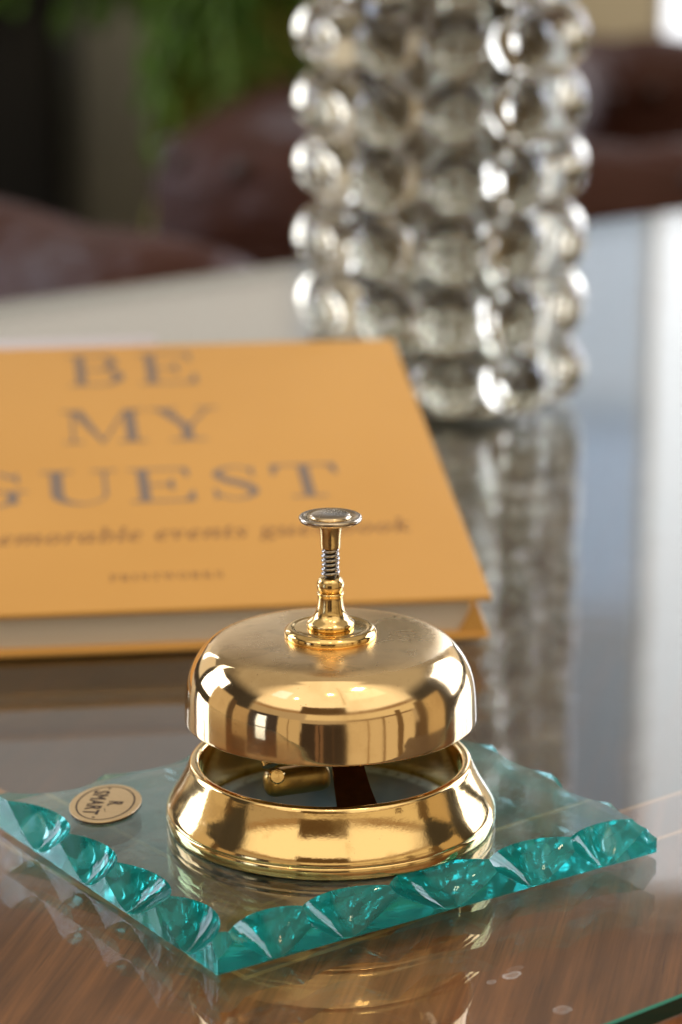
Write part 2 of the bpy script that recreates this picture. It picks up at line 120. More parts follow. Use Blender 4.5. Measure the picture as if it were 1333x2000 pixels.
def text_mesh(name, items, mat, parent, extrude=0.00004, offset=0.0):
    """items: list of (glyph key, x, y, sx, sy) in the parent's plane"""
    cu = bpy.data.curves.new(name + '_outline', 'CURVE')
    cu.dimensions = '2D'
    cu.fill_mode = 'BOTH'
    cu.resolution_u = 6
    cu.extrude = extrude
    for key, x, y, sx, sy, shx in items:
        for sp in GLYPHS[key][1]:
            s = cu.splines.new('BEZIER')
            n = len(sp) // 6
            s.bezier_points.add(n - 1)
            for i in range(n):
                q = sp[6 * i:6 * i + 6]
                b = s.bezier_points[i]
                b.handle_left_type = b.handle_right_type = 'FREE'
                f = lambda u, v: (x + (u + shx * v) * sx / 1000, y + v * sy / 1000, 0)
                b.handle_left = f(q[0], q[1]); b.co = f(q[2], q[3]); b.handle_right = f(q[4], q[5])
            s.use_cyclic_u = True
    cu.offset = offset
    tmp = bpy.data.objects.new('tmp', cu)
    C.objects.link(tmp)
    dg = bpy.context.evaluated_depsgraph_get()
    me = bpy.data.meshes.new_from_object(tmp.evaluated_get(dg))
    me.name = name
    bpy.data.objects.remove(tmp)
    bpy.data.curves.remove(cu)
    me.materials.clear()
    return link(name, me, parent, [mat])

def glyph_w(keys, track=0):
    return sum((280 if k == ' ' else GLYPHS[k][0]) for k in keys) + track * (len(keys) - 1)

def lay(keys, x0, x1, y, sy, track=0, shx=0.0):
    """fit a line of glyphs between x0 and x1"""
    sx = (x1 - x0) / (glyph_w(keys, track) / 1000)
    out = []
    x = x0
    for k in keys:
        if k != ' ':
            out.append((k, x, y, sx, sy, shx))
        x += ((280 if k == ' ' else GLYPHS[k][0]) + track) * sx / 1000
    return out

# ------------------------------------------------------------------ node helpers
class NT:
    def __init__(self, tree):
        self.t = tree
        self.n = tree.nodes
    def new(self, typ, **kw):
        n = self.n.new(typ)
        for k, v in kw.items():
            setattr(n, k, v)
        return n
    def set(self, sock, v):
        if isinstance(v, bpy.types.NodeSocket):
            self.t.links.new(v, sock)
        elif isinstance(v, (tuple, list)) and len(v) == 3 and sock.type == 'RGBA':
            sock.default_value = (*v, 1)
        else:
            sock.default_value = v
    def math(self, op, a, b=None, c=None, clamp=False):
        n = self.new('ShaderNodeMath', operation=op, use_clamp=clamp)
        for i, v in enumerate((a, b, c)):
            if v is not None:
                self.set(n.inputs[i], v)
        return n.outputs[0]
    def vmath(self, op, a, b=None):
        n = self.new('ShaderNodeVectorMath', operation=op)
        self.set(n.inputs[0], a)
        if b is not None:
            self.set(n.inputs[1], b)
        return n.outputs['Value'] if op in ('DOT_PRODUCT', 'LENGTH', 'DISTANCE') else n.outputs[0]
    def step(self, v, a, b, lo=0.0, hi=1.0):
        n = self.new('ShaderNodeMapRange', interpolation_type='SMOOTHSTEP')
        self.set(n.inputs['Value'], v)
        n.inputs['From Min'].default_value = a
        n.inputs['From Max'].default_value = b
        n.inputs['To Min'].default_value = lo
        n.inputs['To Max'].default_value = hi
        return n.outputs[0]
    def mix(self, fac, a, b):
        n = self.new('ShaderNodeMix', data_type='RGBA')
        self.set(n.inputs['Factor'], fac)
        self.set(n.inputs[6], a)
        self.set(n.inputs[7], b)
        return n.outputs[2]
    def noise(self, vec, scale, detail=3, rough=0.5, dist=0.0):
        n = self.new('ShaderNodeTexNoise')
        if vec is not None:
            self.set(n.inputs['Vector'], vec)
        n.inputs['Scale'].default_value = scale
        n.inputs['Detail'].default_value = detail
        n.inputs['Roughness'].default_value = rough
        n.inputs['Distortion'].default_value = dist
        return n.outputs['Fac']
    def obj(self):
        return self.new('ShaderNodeTexCoord').outputs['Object']
    def mapping(self, vec, scale=(1, 1, 1), rot=(0, 0, 0), loc=(0, 0, 0)):
        n = self.new('ShaderNodeMapping')
        self.set(n.inputs['Vector'], vec)
        n.inputs['Scale'].default_value = scale
        n.inputs['Rotation'].default_value = rot
        n.inputs['Location'].default_value = loc
        return n.outputs[0]
    def bump(self, h, strength, dist):
        n = self.new('ShaderNodeBump')
        self.set(n.inputs['Height'], h)
        n.inputs['Strength'].default_value = strength
        n.inputs['Distance'].default_value = dist
        return n.outputs[0]

def material(name):
    m = bpy.data.materials.new(name)
    m.use_nodes = True
    t = m.node_tree
    t.nodes.clear()
    nt = NT(t)
    out = nt.new('ShaderNodeOutputMaterial')
    return m, nt, out

def principled(name, color=(0.5, 0.5, 0.5), rough=0.5, metal=0.0, **kw):
    m, nt, out = material(name)
    p = nt.new('ShaderNodeBsdfPrincipled')
    nt.set(p.inputs['Base Color'], color)
    nt.set(p.inputs['Roughness'], rough)
    nt.set(p.inputs['Metallic'], metal)
    for k, v in kw.items():
        nt.set(p.inputs[k.replace('_', ' ')], v)
    nt.t.links.new(p.outputs[0], out.inputs['Surface'])
    return m, nt, p

# ------------------------------------------------------------------ materials
def brass(name, base=(0.86, 0.60, 0.25), dark=(0.60, 0.38, 0.14), rough=0.05, stain=0.5, scale=90):
    m, nt, p = principled(name, base, rough, 1.0)
    o = nt.obj()
    n1 = nt.noise(o, scale, 5, 0.6)
    n2 = nt.noise(o, scale * 6, 3, 0.6)
    n3 = nt.noise(nt.mapping(o, (1, 1, 0.25)), scale * 0.45, 4, 0.55)
    f = nt.math('MULTIPLY', nt.step(n1, 0.52, 0.72), stain)
    col = nt.mix(f, base, dark)
    sp = nt.step(nt.noise(o, scale * 14, 2, 0.5), 0.72, 0.78)
    col = nt.mix(nt.math('MULTIPLY', sp, 0.55), col, (0.20, 0.11, 0.04))
    nt.set(p.inputs['Base Color'], col)
    r = nt.math('ADD', rough, nt.math('MULTIPLY', nt.step(n3, 0.42, 0.75), 0.10))
    r = nt.math('ADD', r, nt.math('MULTIPLY', f, 0.10))
    nt.set(p.inputs['Roughness'], r)
    nt.set(p.inputs['Normal'], nt.bump(n2, 0.05, 0.0004))
    return m

M = {}
M['brass'] = brass('polished_brass', rough=0.06, stain=0.6)
M['brass_base'] = brass('polished_brass_base', (0.88, 0.63, 0.29), (0.64, 0.42, 0.17), 0.075, 0.55, 110)
M['brass_post'] = brass('worn_brass', (0.78, 0.55, 0.24), (0.42, 0.28, 0.11), 0.12, 0.7, 260)
M['brass_dull'] = brass('dull_brass', (0.42, 0.29, 0.10), (0.20, 0.13, 0.05), 0.30, 0.8, 200)

def dome_material():
    m, nt, p = principled('dome_brass', (0.87, 0.61, 0.27), 0.05, 1.0)
    o = nt.obj()
    xy = nt.vmath('MULTIPLY', o, (1, 1, 0))
    rad = nt.vmath('LENGTH', xy)
    n1 = nt.noise(o, 70, 5, 0.6)
    f = nt.math('MULTIPLY', nt.step(n1, 0.46, 0.72), 0.6)
    col = nt.mix(f, (0.90, 0.66, 0.36), (0.72, 0.49, 0.24))
    # the flat crown carries a worn, cloudy lacquer with tarnish smears
    crown = nt.step(rad, 0.0352, 0.0325)
    sm = nt.step(nt.noise(nt.mapping(o, (1, 2.2, 1), (0, 0, R(35))), 75, 6, 0.65, 1.2), 0.52, 0.72)
    col = nt.mix(nt.math('MULTIPLY', nt.math('MULTIPLY', crown, sm), 0.5), col, (0.45, 0.33, 0.17))
    sp = nt.step(nt.noise(o, 1300, 2, 0.5), 0.71, 0.77)
    col = nt.mix(nt.math('MULTIPLY', sp, 0.6), col, (0.22, 0.12, 0.05))
    nt.set(p.inputs['Base Color'], col)
    n3 = nt.noise(nt.mapping(o, (1, 1, 0.2)), 45, 4, 0.55)
    r = nt.math('ADD', 0.055, nt.math('MULTIPLY', nt.step(n3, 0.42, 0.70), 0.08))
    r = nt.math('ADD', r, nt.math('MULTIPLY', crown, nt.math('MULTIPLY_ADD', n1, 0.18, 0.11)))
    nt.set(p.inputs['Roughness'], r)
    # faint hand-spun unevenness
    h = nt.math('ADD', nt.noise(o, 55, 2, 0.5), nt.math('MULTIPLY', nt.noise(o, 500, 2, 0.5), 0.08))
    nt.set(p.inputs['Normal'], nt.bump(h, 0.06, 0.0015))
    return m
M['dome'] = dome_material()

def knob_material():
    m, nt, p = principled('worn_nickel', (0.45, 0.38, 0.30), 0.25, 1.0)
    o = nt.obj()
    rad = nt.vmath('LENGTH', nt.vmath('MULTIPLY', o, (1, 1, 0)))
    n = nt.noise(o, 350, 4, 0.6)
    w = nt.math('MULTIPLY', nt.step(rad, 0.0052, 0.0062), nt.step(rad, 0.0079, 0.0068))
    col = nt.mix(nt.math('MULTIPLY', n, 0.8), (0.62, 0.53, 0.43), (0.40, 0.32, 0.22))
    col = nt.mix(nt.math('MULTIPLY', w, 0.8), col, (0.62, 0.42, 0.18))
    nt.set(p.inputs['Base Color'], col)
    nt.set(p.inputs['Roughness'], nt.math('MULTIPLY_ADD', n, 0.25, 0.12))
    return m
M['knob'] = knob_material()
M['steel'] = principled('spring_steel', (0.42, 0.40, 0.38), 0.22, 1.0)[0]
M['rod'] = principled('dark_rod', (0.05, 0.045, 0.04), 0.4, 0.8)[0]

def copper_material():
    m, nt, p = principled('dark_copper', (0.20, 0.10, 0.045), 0.38, 1.0)
    n = nt.noise(nt.obj(), 400, 4, 0.6)
    nt.set(p.inputs['Base Color'], nt.mix(n, (0.26, 0.12, 0.05), (0.10, 0.055, 0.03)))
    return m
M['copper'] = copper_material()
M['copper'].node_tree.nodes['Principled BSDF'].inputs['Roughness'].default_value = 0.27

def tray_material():
    m, nt, p = principled('teal_tray_lit_rim', (0.05, 0.07, 0.075), 0.40, 0.1)
    o = nt.obj()
    rad = nt.vmath('LENGTH', nt.vmath('MULTIPLY', o, (1, 1, 0)))
    n = nt.noise(o, 300, 5, 0.7)
    w = nt.math('MULTIPLY', nt.step(rad, 0.0325, 0.0345), nt.step(n, 0.25, 0.55))  # pale cyan rim: a reflected highlight painted into the tray colour
    nt.set(p.inputs['Base Color'], nt.mix(w, nt.mix(n, (0.07, 0.14, 0.15), (0.14, 0.24, 0.26)), (0.40, 0.62, 0.64)))
    return m
M['tray'] = tray_material()

def plate_material():
    m, nt, out = material('teal_glass')
    g = nt.new('ShaderNodeBsdfPrincipled')
    nt.set(g.inputs['Base Color'], (1, 1, 1))
    g.inputs['Transmission Weight'].default_value = 1.0
    g.inputs['Roughness'].default_value = 0.0
    g.inputs['IOR'].default_value = 1.52
    o = nt.obj()
    geo = nt.new('ShaderNodeNewGeometry')
    # dust and fine scuffs lying on the flat top face only
    nz = nt.new('ShaderNodeSeparateXYZ')
    nt.set(nz.inputs[0], geo.outputs['True Normal'])
    pz = nt.new('ShaderNodeSeparateXYZ')
    nt.set(pz.inputs[0], o)
    top = nt.math('MULTIPLY', nt.step(nz.outputs[2], 0.97, 0.99), nt.step(pz.outputs[2], 0.0100, 0.0103))
    d1 = nt.step(nt.noise(o, 900, 3, 0.7), 0.48, 0.75)
    d2 = nt.step(nt.noise(o, 45, 4, 0.6), 0.35, 0.7)
    sp = nt.step(nt.noise(o, 2600, 1, 0.5), 0.73, 0.78)
    dust = nt.math('ADD', nt.math('MULTIPLY', nt.math('MULTIPLY', d1, d2), 0.20), nt.math('MULTIPLY', sp, 0.3))
    dust = nt.math('MULTIPLY_ADD', d2, 0.09, dust)
    fac = nt.math('MULTIPLY', dust, top)
    df = nt.new('ShaderNodeBsdfDiffuse')
    nt.set(df.inputs['Color'], (0.55, 0.56, 0.54))
    # conchoidal ripples inside the chips
    rip = nt.noise(nt.mapping(o, (1, 1, 0.5)), 160, 2, 0.4, 0.6)
    h = nt.math('MULTIPLY', rip, nt.math('SUBTRACT', 1.0, nt.step(nz.outputs[2], 0.97, 0.99)))
    nt.set(g.inputs['Normal'], nt.bump(h, 0.05, 0.0012))
    tl = nt.new('ShaderNodeBsdfTranslucent')
    nt.set(tl.inputs['Color'], (0.10, 0.70, 0.68))
    td = nt.new('ShaderNodeBsdfDiffuse')
    nt.set(td.inputs['Color'], (0.015, 0.30, 0.28))
    tm = nt.new('ShaderNodeMixShader'); tm.inputs[0].default_value = 0.5
    nt.t.links.new(tl.outputs[0], tm.inputs[1]); nt.t.links.new(td.outputs[0], tm.inputs[2])
    side = nt.math('SUBTRACT', 1.0, nt.step(nt.math('ABSOLUTE', nz.outputs[2]), 0.96, 0.985))
    hz = nt.math('MULTIPLY', side, nt.math('MULTIPLY_ADD', nt.noise(o, 90, 3, 0.5), 0.40, 0.31))
    hz = nt.math('MULTIPLY', hz, nt.step(nt.math('ABSOLUTE', nz.outputs[2]), 0.02, 0.30, 0.45, 1.0))
    m0 = nt.new('ShaderNodeMixShader'); nt.set(m0.inputs[0], hz)
    nt.t.links.new(g.outputs[0], m0.inputs[1]); nt.t.links.new(tm.outputs[0], m0.inputs[2])
    mx = nt.new('ShaderNodeMixShader')
    nt.set(mx.inputs[0], fac)
    nt.t.links.new(m0.outputs[0], mx.inputs[1])
    nt.t.links.new(df.outputs[0], mx.inputs[2])
    nt.t.links.new(mx.outputs[0], out.inputs['Surface'])
    va = nt.new('ShaderNodeVolumeAbsorption')
    nt.set(va.inputs['Color'], (0.05, 0.83, 0.81))
    va.inputs['Density'].default_value = 29
    nt.t.links.new(va.outputs[0], out.inputs['Volume'])
    return m
M['plate'] = plate_material()

def foil_material():
    m, nt, p = principled('gold_foil', (0.62, 0.47, 0.27), 0.38, 0.35)
    n = nt.noise(nt.obj(), 500, 4, 0.6)
    nt.set(p.inputs['Base Color'], nt.mix(n, (0.66, 0.50, 0.29), (0.52, 0.38, 0.20)))
    return m
M['foil'] = foil_material()
M['foil_edge'] = principled('label_edge', (0.05, 0.03, 0.02), 0.5)[0]
M['ink'] = principled('brown_ink', (0.035, 0.018, 0.012), 0.55)[0]

def cloth_material(name, c1, c2):
    m, nt, p = principled(name, c1, 0.62)
    o = nt.obj()
    n = nt.noise(o, 1400, 3, 0.7)
    n2 = nt.noise(o, 14, 3, 0.5)
    f = nt.math('MULTIPLY_ADD', n2, 0.5, nt.math('MULTIPLY', n, 0.4))
    nt.set(p.inputs['Base Color'], nt.mix(f, c1, c2))
    nt.set(p.inputs['Normal'], nt.bump(n, 0.25, 0.0003))
    p.inputs['Specular IOR Level'].default_value = 0.3
    return m
M['cover'] = cloth_material('ochre_cover', (0.76, 0.425, 0.128), (0.62, 0.325, 0.085))
M['lilac'] = principled('lilac_foil', (0.25, 0.19, 0.16), 0.45)[0]
M['bronze'] = principled('brown_print', (0.30, 0.15, 0.06), 0.5)[0]
M['pale_cover'] = cloth_material('pale_cover', (0.62, 0.56, 0.58), (0.56, 0.50, 0.52))

def pages_material():
    m, nt, p = principled('page_edges', (0.80, 0.74, 0.68), 0.8)
    o = nt.obj()
    n = nt.noise(nt.mapping(o, (3, 3, 900)), 2.2, 3, 0.7)
    nt.set(p.inputs['Base Color'], nt.mix(n, (0.90, 0.85, 0.80), (0.50, 0.43, 0.38)))
    return m
M['pages'] = pages_material()

def clear_glass(name, tint, dens):
    m, nt, out = material(name)
    g = nt.new('ShaderNodeBsdfPrincipled')
    nt.set(g.inputs['Base Color'], (0.97, 0.98, 0.97))
    g.inputs['Transmission Weight'].default_value = 1.0
    g.inputs['Roughness'].default_value = 0.0
    g.inputs['IOR'].default_value = 1.52
    nt.t.links.new(g.outputs[0], out.inputs['Surface'])
    va = nt.new('ShaderNodeVolumeAbsorption')
    nt.set(va.inputs['Color'], tint)
    va.inputs['Density'].default_value = dens
    nt.t.links.new(va.outputs[0], out.inputs['Volume'])
    return m
M['glass'] = clear_glass('clear_bubble_glass', (0.66, 0.56, 0.38), 13)
M['smoky'] = clear_glass('smoky_olive_glass', (0.50, 0.47, 0.35), 120)

TROT = 39.0      # the table lies turned 39 degrees
def wood_material():
    m, nt, p = principled('walnut_veneer', (0.2, 0.09, 0.04), 0.35)
    o = nt.obj()        # table space: x along the table, y across it from the near edge
    # grain runs close to the view direction
    g = nt.mapping(o, (1, 1, 1), (0, 0, R(TROT - 78)))
    g1 = nt.noise(nt.mapping(g, (2.2, 60, 1)), 3.2, 6, 0.62, 0.5)
    g2 = nt.noise(nt.mapping(g, (6, 260, 1)), 3.0, 4, 0.65, 0.2)
    g3 = nt.noise(nt.mapping(g, (3, 14, 1)), 2.0, 4, 0.5, 1.0)
    pore = nt.step(nt.noise(nt.mapping(g, (18, 700, 1)), 2.0, 2, 0.5), 0.60, 0.72)
    f = nt.math('MULTIPLY_ADD', g1, 0.55, nt.math('MULTIPLY', g3, 0.45))
    col = nt.mix(nt.step(f, 0.30, 0.72), (0.115, 0.036, 0.011), (0.42, 0.152, 0.050))
    col = nt.mix(nt.math('MULTIPLY', nt.step(g2, 0.35, 0.7), 0.35), col, (0.085, 0.030, 0.013))
    col = nt.mix(nt.math('MULTIPLY', pore, 0.5), col, (0.045, 0.018, 0.009))
    # crossband with two pale stringing lines along the near edge
    s = nt.new('ShaderNodeSeparateXYZ')
    nt.set(s.inputs[0], o)
    # distance inside the mitred panel: the panel's front edge and its left-hand edge
    inn = nt.math('MINIMUM', nt.math('SUBTRACT', s.outputs[1], 0.1140), nt.math('SUBTRACT', s.outputs[0], -0.0400))
    col = nt.mix(nt.math('MULTIPLY', nt.step(inn, -0.0002, 0.0002), 0.72), col, (0.034, 0.028, 0.024))
    for y0, w in ((0.0, 0.0009), (-0.0235, 0.0009)):
        d = nt.math('ABSOLUTE', nt.math('SUBTRACT', inn, y0))
        col = nt.mix(nt.math('MULTIPLY', nt.step(d, w * 1.3, w * 0.8), 0.85), col, (0.50, 0.25, 0.095))
    nt.set(p.inputs['Base Color'], col)
    nt.set(p.inputs['Roughness'], nt.math('MULTIPLY_ADD', g1, 0.2, 0.28))
    return m
M['wood'] = wood_material()
M['wood_plain'] = principled('walnut_plain', (0.13, 0.055, 0.024), 0.4)[0]

def sheet_material():
    """thin sheet of clear glass: Schlick mix of see-through and mirror, with smears and dried drops"""
    m, nt, out = material('sheet_glass')
    geo = nt.new('ShaderNodeNewGeometry')
    c = nt.math('ABSOLUTE', nt.vmath('DOT_PRODUCT', geo.outputs['Incoming'], geo.outputs['Normal']))
    k = nt.math('POWER', nt.math('SUBTRACT', 1.0, c, clamp=True), 5.0)
    F = nt.math('MULTIPLY_ADD', k, 0.957, 0.043)
    o = nt.obj()
    tr = nt.new('ShaderNodeBsdfTransparent')
    nt.set(tr.inputs[0], (0.94, 0.97, 0.955))
    gl = nt.new('ShaderNodeBsdfGlossy')
    nt.set(gl.inputs['Color'], (1, 1, 1))
    sm = nt.noise(nt.mapping(o, (1, 1, 1)), 16, 5, 0.6, 0.8)
    nt.set(gl.inputs['Roughness'], nt.math('MULTIPLY_ADD', nt.step(sm, 0.45, 0.8), 0.03, 0.005))
    h = nt.noise(o, 28, 2, 0.5)
    nt.set(gl.inputs['Normal'], nt.bump(h, 0.04, 0.0016))
    mx = nt.new('ShaderNodeMixShader')
    nt.set(mx.inputs[0], F)
    nt.t.links.new(tr.outputs[0], mx.inputs[1])
    nt.t.links.new(gl.outputs[0], mx.inputs[2])
    # dried drops and greasy haze
    wob = nt.math('MULTIPLY', nt.math('SUBTRACT', nt.noise(o, 450, 3, 0.6), 0.5), 0.9)
    drops = None
    for (dx, dy, rx, ry, an, amp) in DROPS:
        q = nt.mapping(o, (1, 1, 1), (0, 0, 0), (-dx, -dy, 0))
        q = nt.mapping(q, (1 / rx, 1 / ry, 0), (0, 0, an))
        d = nt.math('ADD', nt.vmath('LENGTH', q), wob)
        v = nt.math('MULTIPLY', nt.step(d, 1.08, 0.92), nt.math('MULTIPLY_ADD', nt.step(d, 0.45, 0.95), 0.6, 0.4))
        v = nt.math('MULTIPLY', v, amp)
        drops = v if drops is None else nt.math('MAXIMUM', drops, v)
    fine = nt.math('MULTIPLY', nt.step(nt.noise(o, 1700, 2, 0.6), 0.70, 0.78), 0.22)
    haze = nt.math('MULTIPLY', nt.step(nt.noise(o, 22, 5, 0.65, 1.0), 0.5, 0.85), 0.05)
    fac = nt.math('ADD', nt.math('ADD', fine, haze), drops, clamp=True)
    sz = nt.new('ShaderNodeSeparateXYZ'); nt.set(sz.inputs[0], o)
    fac = nt.math('MULTIPLY', fac, nt.step(sz.outputs[2], -0.004, -0.002))
    df = nt.new('ShaderNodeBsdfDiffuse')
    nt.set(df.inputs['Color'], (0.60, 0.58, 0.58))
    m2 = nt.new('ShaderNodeMixShader')
    nt.set(m2.inputs[0], fac)
    nt.t.links.new(mx.outputs[0], m2.inputs[1])
    nt.t.links.new(df.outputs[0], m2.inputs[2])
    nt.t.links.new(m2.outputs[0], out.inputs['Surface'])
    return m, nt

# table space -> origin on the near glass edge, x along (0.777,0.629), y across (-0.629,0.777)
tc, ts = math.cos(R(TROT)), math.sin(R(TROT))
TO = Vector((0.0834, -0.1030, 0.0))
def to_table(x, y):
    d = Vector((x - TO.x, y - TO.y))
    return d.x * tc + d.y * ts, -d.x * ts + d.y * tc
DROPS = []
for wx, wy, rx, ry, an, amp in ((0.0487, -0.0842, 0.0031, 0.0017, 0.75, 0.55), (0.0430, -0.0883, 0.0014, 0.0010, 0.6, 0.35), (0.0605, -0.1050, 0.0026, 0.0022, 0.3, 0.30), (0.0500, -0.0800, 0.003, 0.0012, 0.2, 0.12)):
    a, b = to_table(wx, wy)
    DROPS.append((a, b, rx, ry, an, amp))
M['sheet'] = sheet_material()[0]
m_, nt_, p_ = principled('glass_edge', (0.004, 0.035, 0.026), 0.12)
M['sheet_edge'] = m_

def leather_material():
    m, nt, p = principled('brown_leather', (0.06, 0.025, 0.02), 0.45, Specular_IOR_Level=0.22)
    o = nt.obj()
    n = nt.noise(o, 9, 4, 0.6)
    n2 = nt.noise(o, 160, 3, 0.6)
    nt.set(p.inputs['Base Color'], nt.mix(n, (0.078, 0.024, 0.015), (0.030, 0.009, 0.006)))
    nt.set(p.inputs['Roughness'], nt.math('MULTIPLY_ADD', n2, 0.2, 0.42))
    nt.set(p.inputs['Normal'], nt.bump(nt.math('ADD', nt.math('MULTIPLY', n2, 0.12), nt.noise(nt.mapping(o, (1, 1, 2.0)), 11, 3, 0.55, 0.8)), 0.8, 0.03))
    return m
M['leather'] = leather_material()
M['button'] = principled('dark_button', (0.03, 0.012, 0.010), 0.4)[0]

def leaf_material(name, a, b):
    m, nt, p = principled(name, a, 0.45)
    nt.set(p.inputs['Base Color'], nt.mix(nt.noise(nt.obj(), 12, 3, 0.5), a, b))
    return m
M['leaf'] = leaf_material('palm_leaf', (0.065, 0.180, 0.028), (0.15, 0.27, 0.05))
M['leaf_pale'] = leaf_material('palm_leaf_pale', (0.26, 0.30, 0.045), (0.36, 0.33, 0.07))
M['pot'] = principled('clay_pot', (0.10, 0.09, 0.08), 0.6)[0]
M['stem'] = principled('palm_stem', (0.09, 0.07, 0.03), 0.7)[0]
M['soil'] = principled('soil', (0.03, 0.02, 0.015), 0.9)[0]

def wall_material():
    m, nt, p = principled('plaster_wall', (0.42, 0.38, 0.29), 0.85)
    n = nt.noise(nt.obj(), 1.5, 4, 0.55)
    nt.set(p.inputs['Base Color'], nt.mix(n, (0.80, 0.74, 0.58), (0.70, 0.64, 0.50)))
    return m
M['wall'] = wall_material()
M['wall_shaded'] = principled('shaded_plaster', (0.50, 0.49, 0.43), 0.85)[0]  # shade around palm and cabinet is put into this darker wall colour
M['floor'] = principled('dark_floor', (0.10, 0.065, 0.045), 0.5)[0]
M['cabinet'] = principled('black_lacquer', (0.010, 0.012, 0.013), 0.35)[0]
M['white_paint'] = principled('white_paint', (0.78, 0.77, 0.74), 0.4)[0]
m_, nt_, out_ = material('daylit_pane')
e_ = nt_.new('ShaderNodeEmission')
nt_.set(e_.inputs[0], (0.97, 0.98, 1.0)); e_.inputs[1].default_value = 1.5
nt_.t.links.new(e_.outputs[0], out_.inputs['Surface'])
M['pane'] = m_

# ------------------------------------------------------------------ table
table = thing('table', 'walnut table covered with a sheet of glass, carrying bell, book and vase', 'table', TO, (0, 0, R(TROT)))
bm = bmesh.new()
box(bm, -0.95, 1.05, -0.012, 0.975, -0.046, -0.0062, 0.003, 3)
bm_obj('wooden_top', bm, M['wood'], table, True, 40)
# glass sheet: upper and lower surface, dark green ground edge
bm = bmesh.new()
x0, x1, y0, y1, zt, zb = -0.93, 1.03, 0.0, 0.958, 0.0, -0.0058
def quad(bm, pts, mi):
    f = bm.faces.new([bm.verts.new(p) for p in pts]); f.material_index = mi; return f
quad(bm, [(x0, y0, zt), (x1, y0, zt), (x1, y1, zt), (x0, y1, zt)], 0)
quad(bm, [(x0, y0, zb), (x1, y0, zb), (x1, y1, zb), (x0, y1, zb)], 0)
e = 0.0006
ring = [(x0, y0), (x1, y0), (x1, y1), (x0, y1)]
def off(k, d):
    x, y = ring[k]
    return (x - d if x < 0.5 else x + d, y - d if y < 0.4 else y + d)
for k in range(4):
    k2 = (k + 1) % 4
    a, b = ring[k], ring[k2]
    ao, bo = off(k, e), off(k2, e)
    quad(bm, [(*a, zt), (*b, zt), (*bo, zt - e), (*ao, zt - e)], 2)
    quad(bm, [(*ao, zt - e), (*bo, zt - e), (*bo, zb + e), (*ao, zb + e)], 1)
    quad(bm, [(*ao, zb + e), (*bo, zb + e), (*b, zb), (*a, zb)], 2)
me = bpy.data.meshes.new('glass_sheet'); bm.to_mesh(me); bm.free()
arris = principled('glass_arris', (0.05, 0.26, 0.20), 0.15)[0]
link('glass_sheet', me, table, [M['sheet'], M['sheet_edge'], arris])
bm = bmesh.new()
box(bm, -0.85, 0.95, 0.09, 0.875, -0.12, -0.0462, 0.002)
bm_obj('apron', bm, M['wood_plain'], table, True, 40)
for lx in (-0.82, 0.92):
    for ly in (0.12, 0.845):
        bm = bmesh.new()
        tube(bm, [(lx, ly, -0.75), (lx, ly, -0.5), (lx, ly, -0.121)], [0.018, 0.025, 0.032], 16)
        bm_obj('leg', bm, M['wood_plain'], table, True, 40)

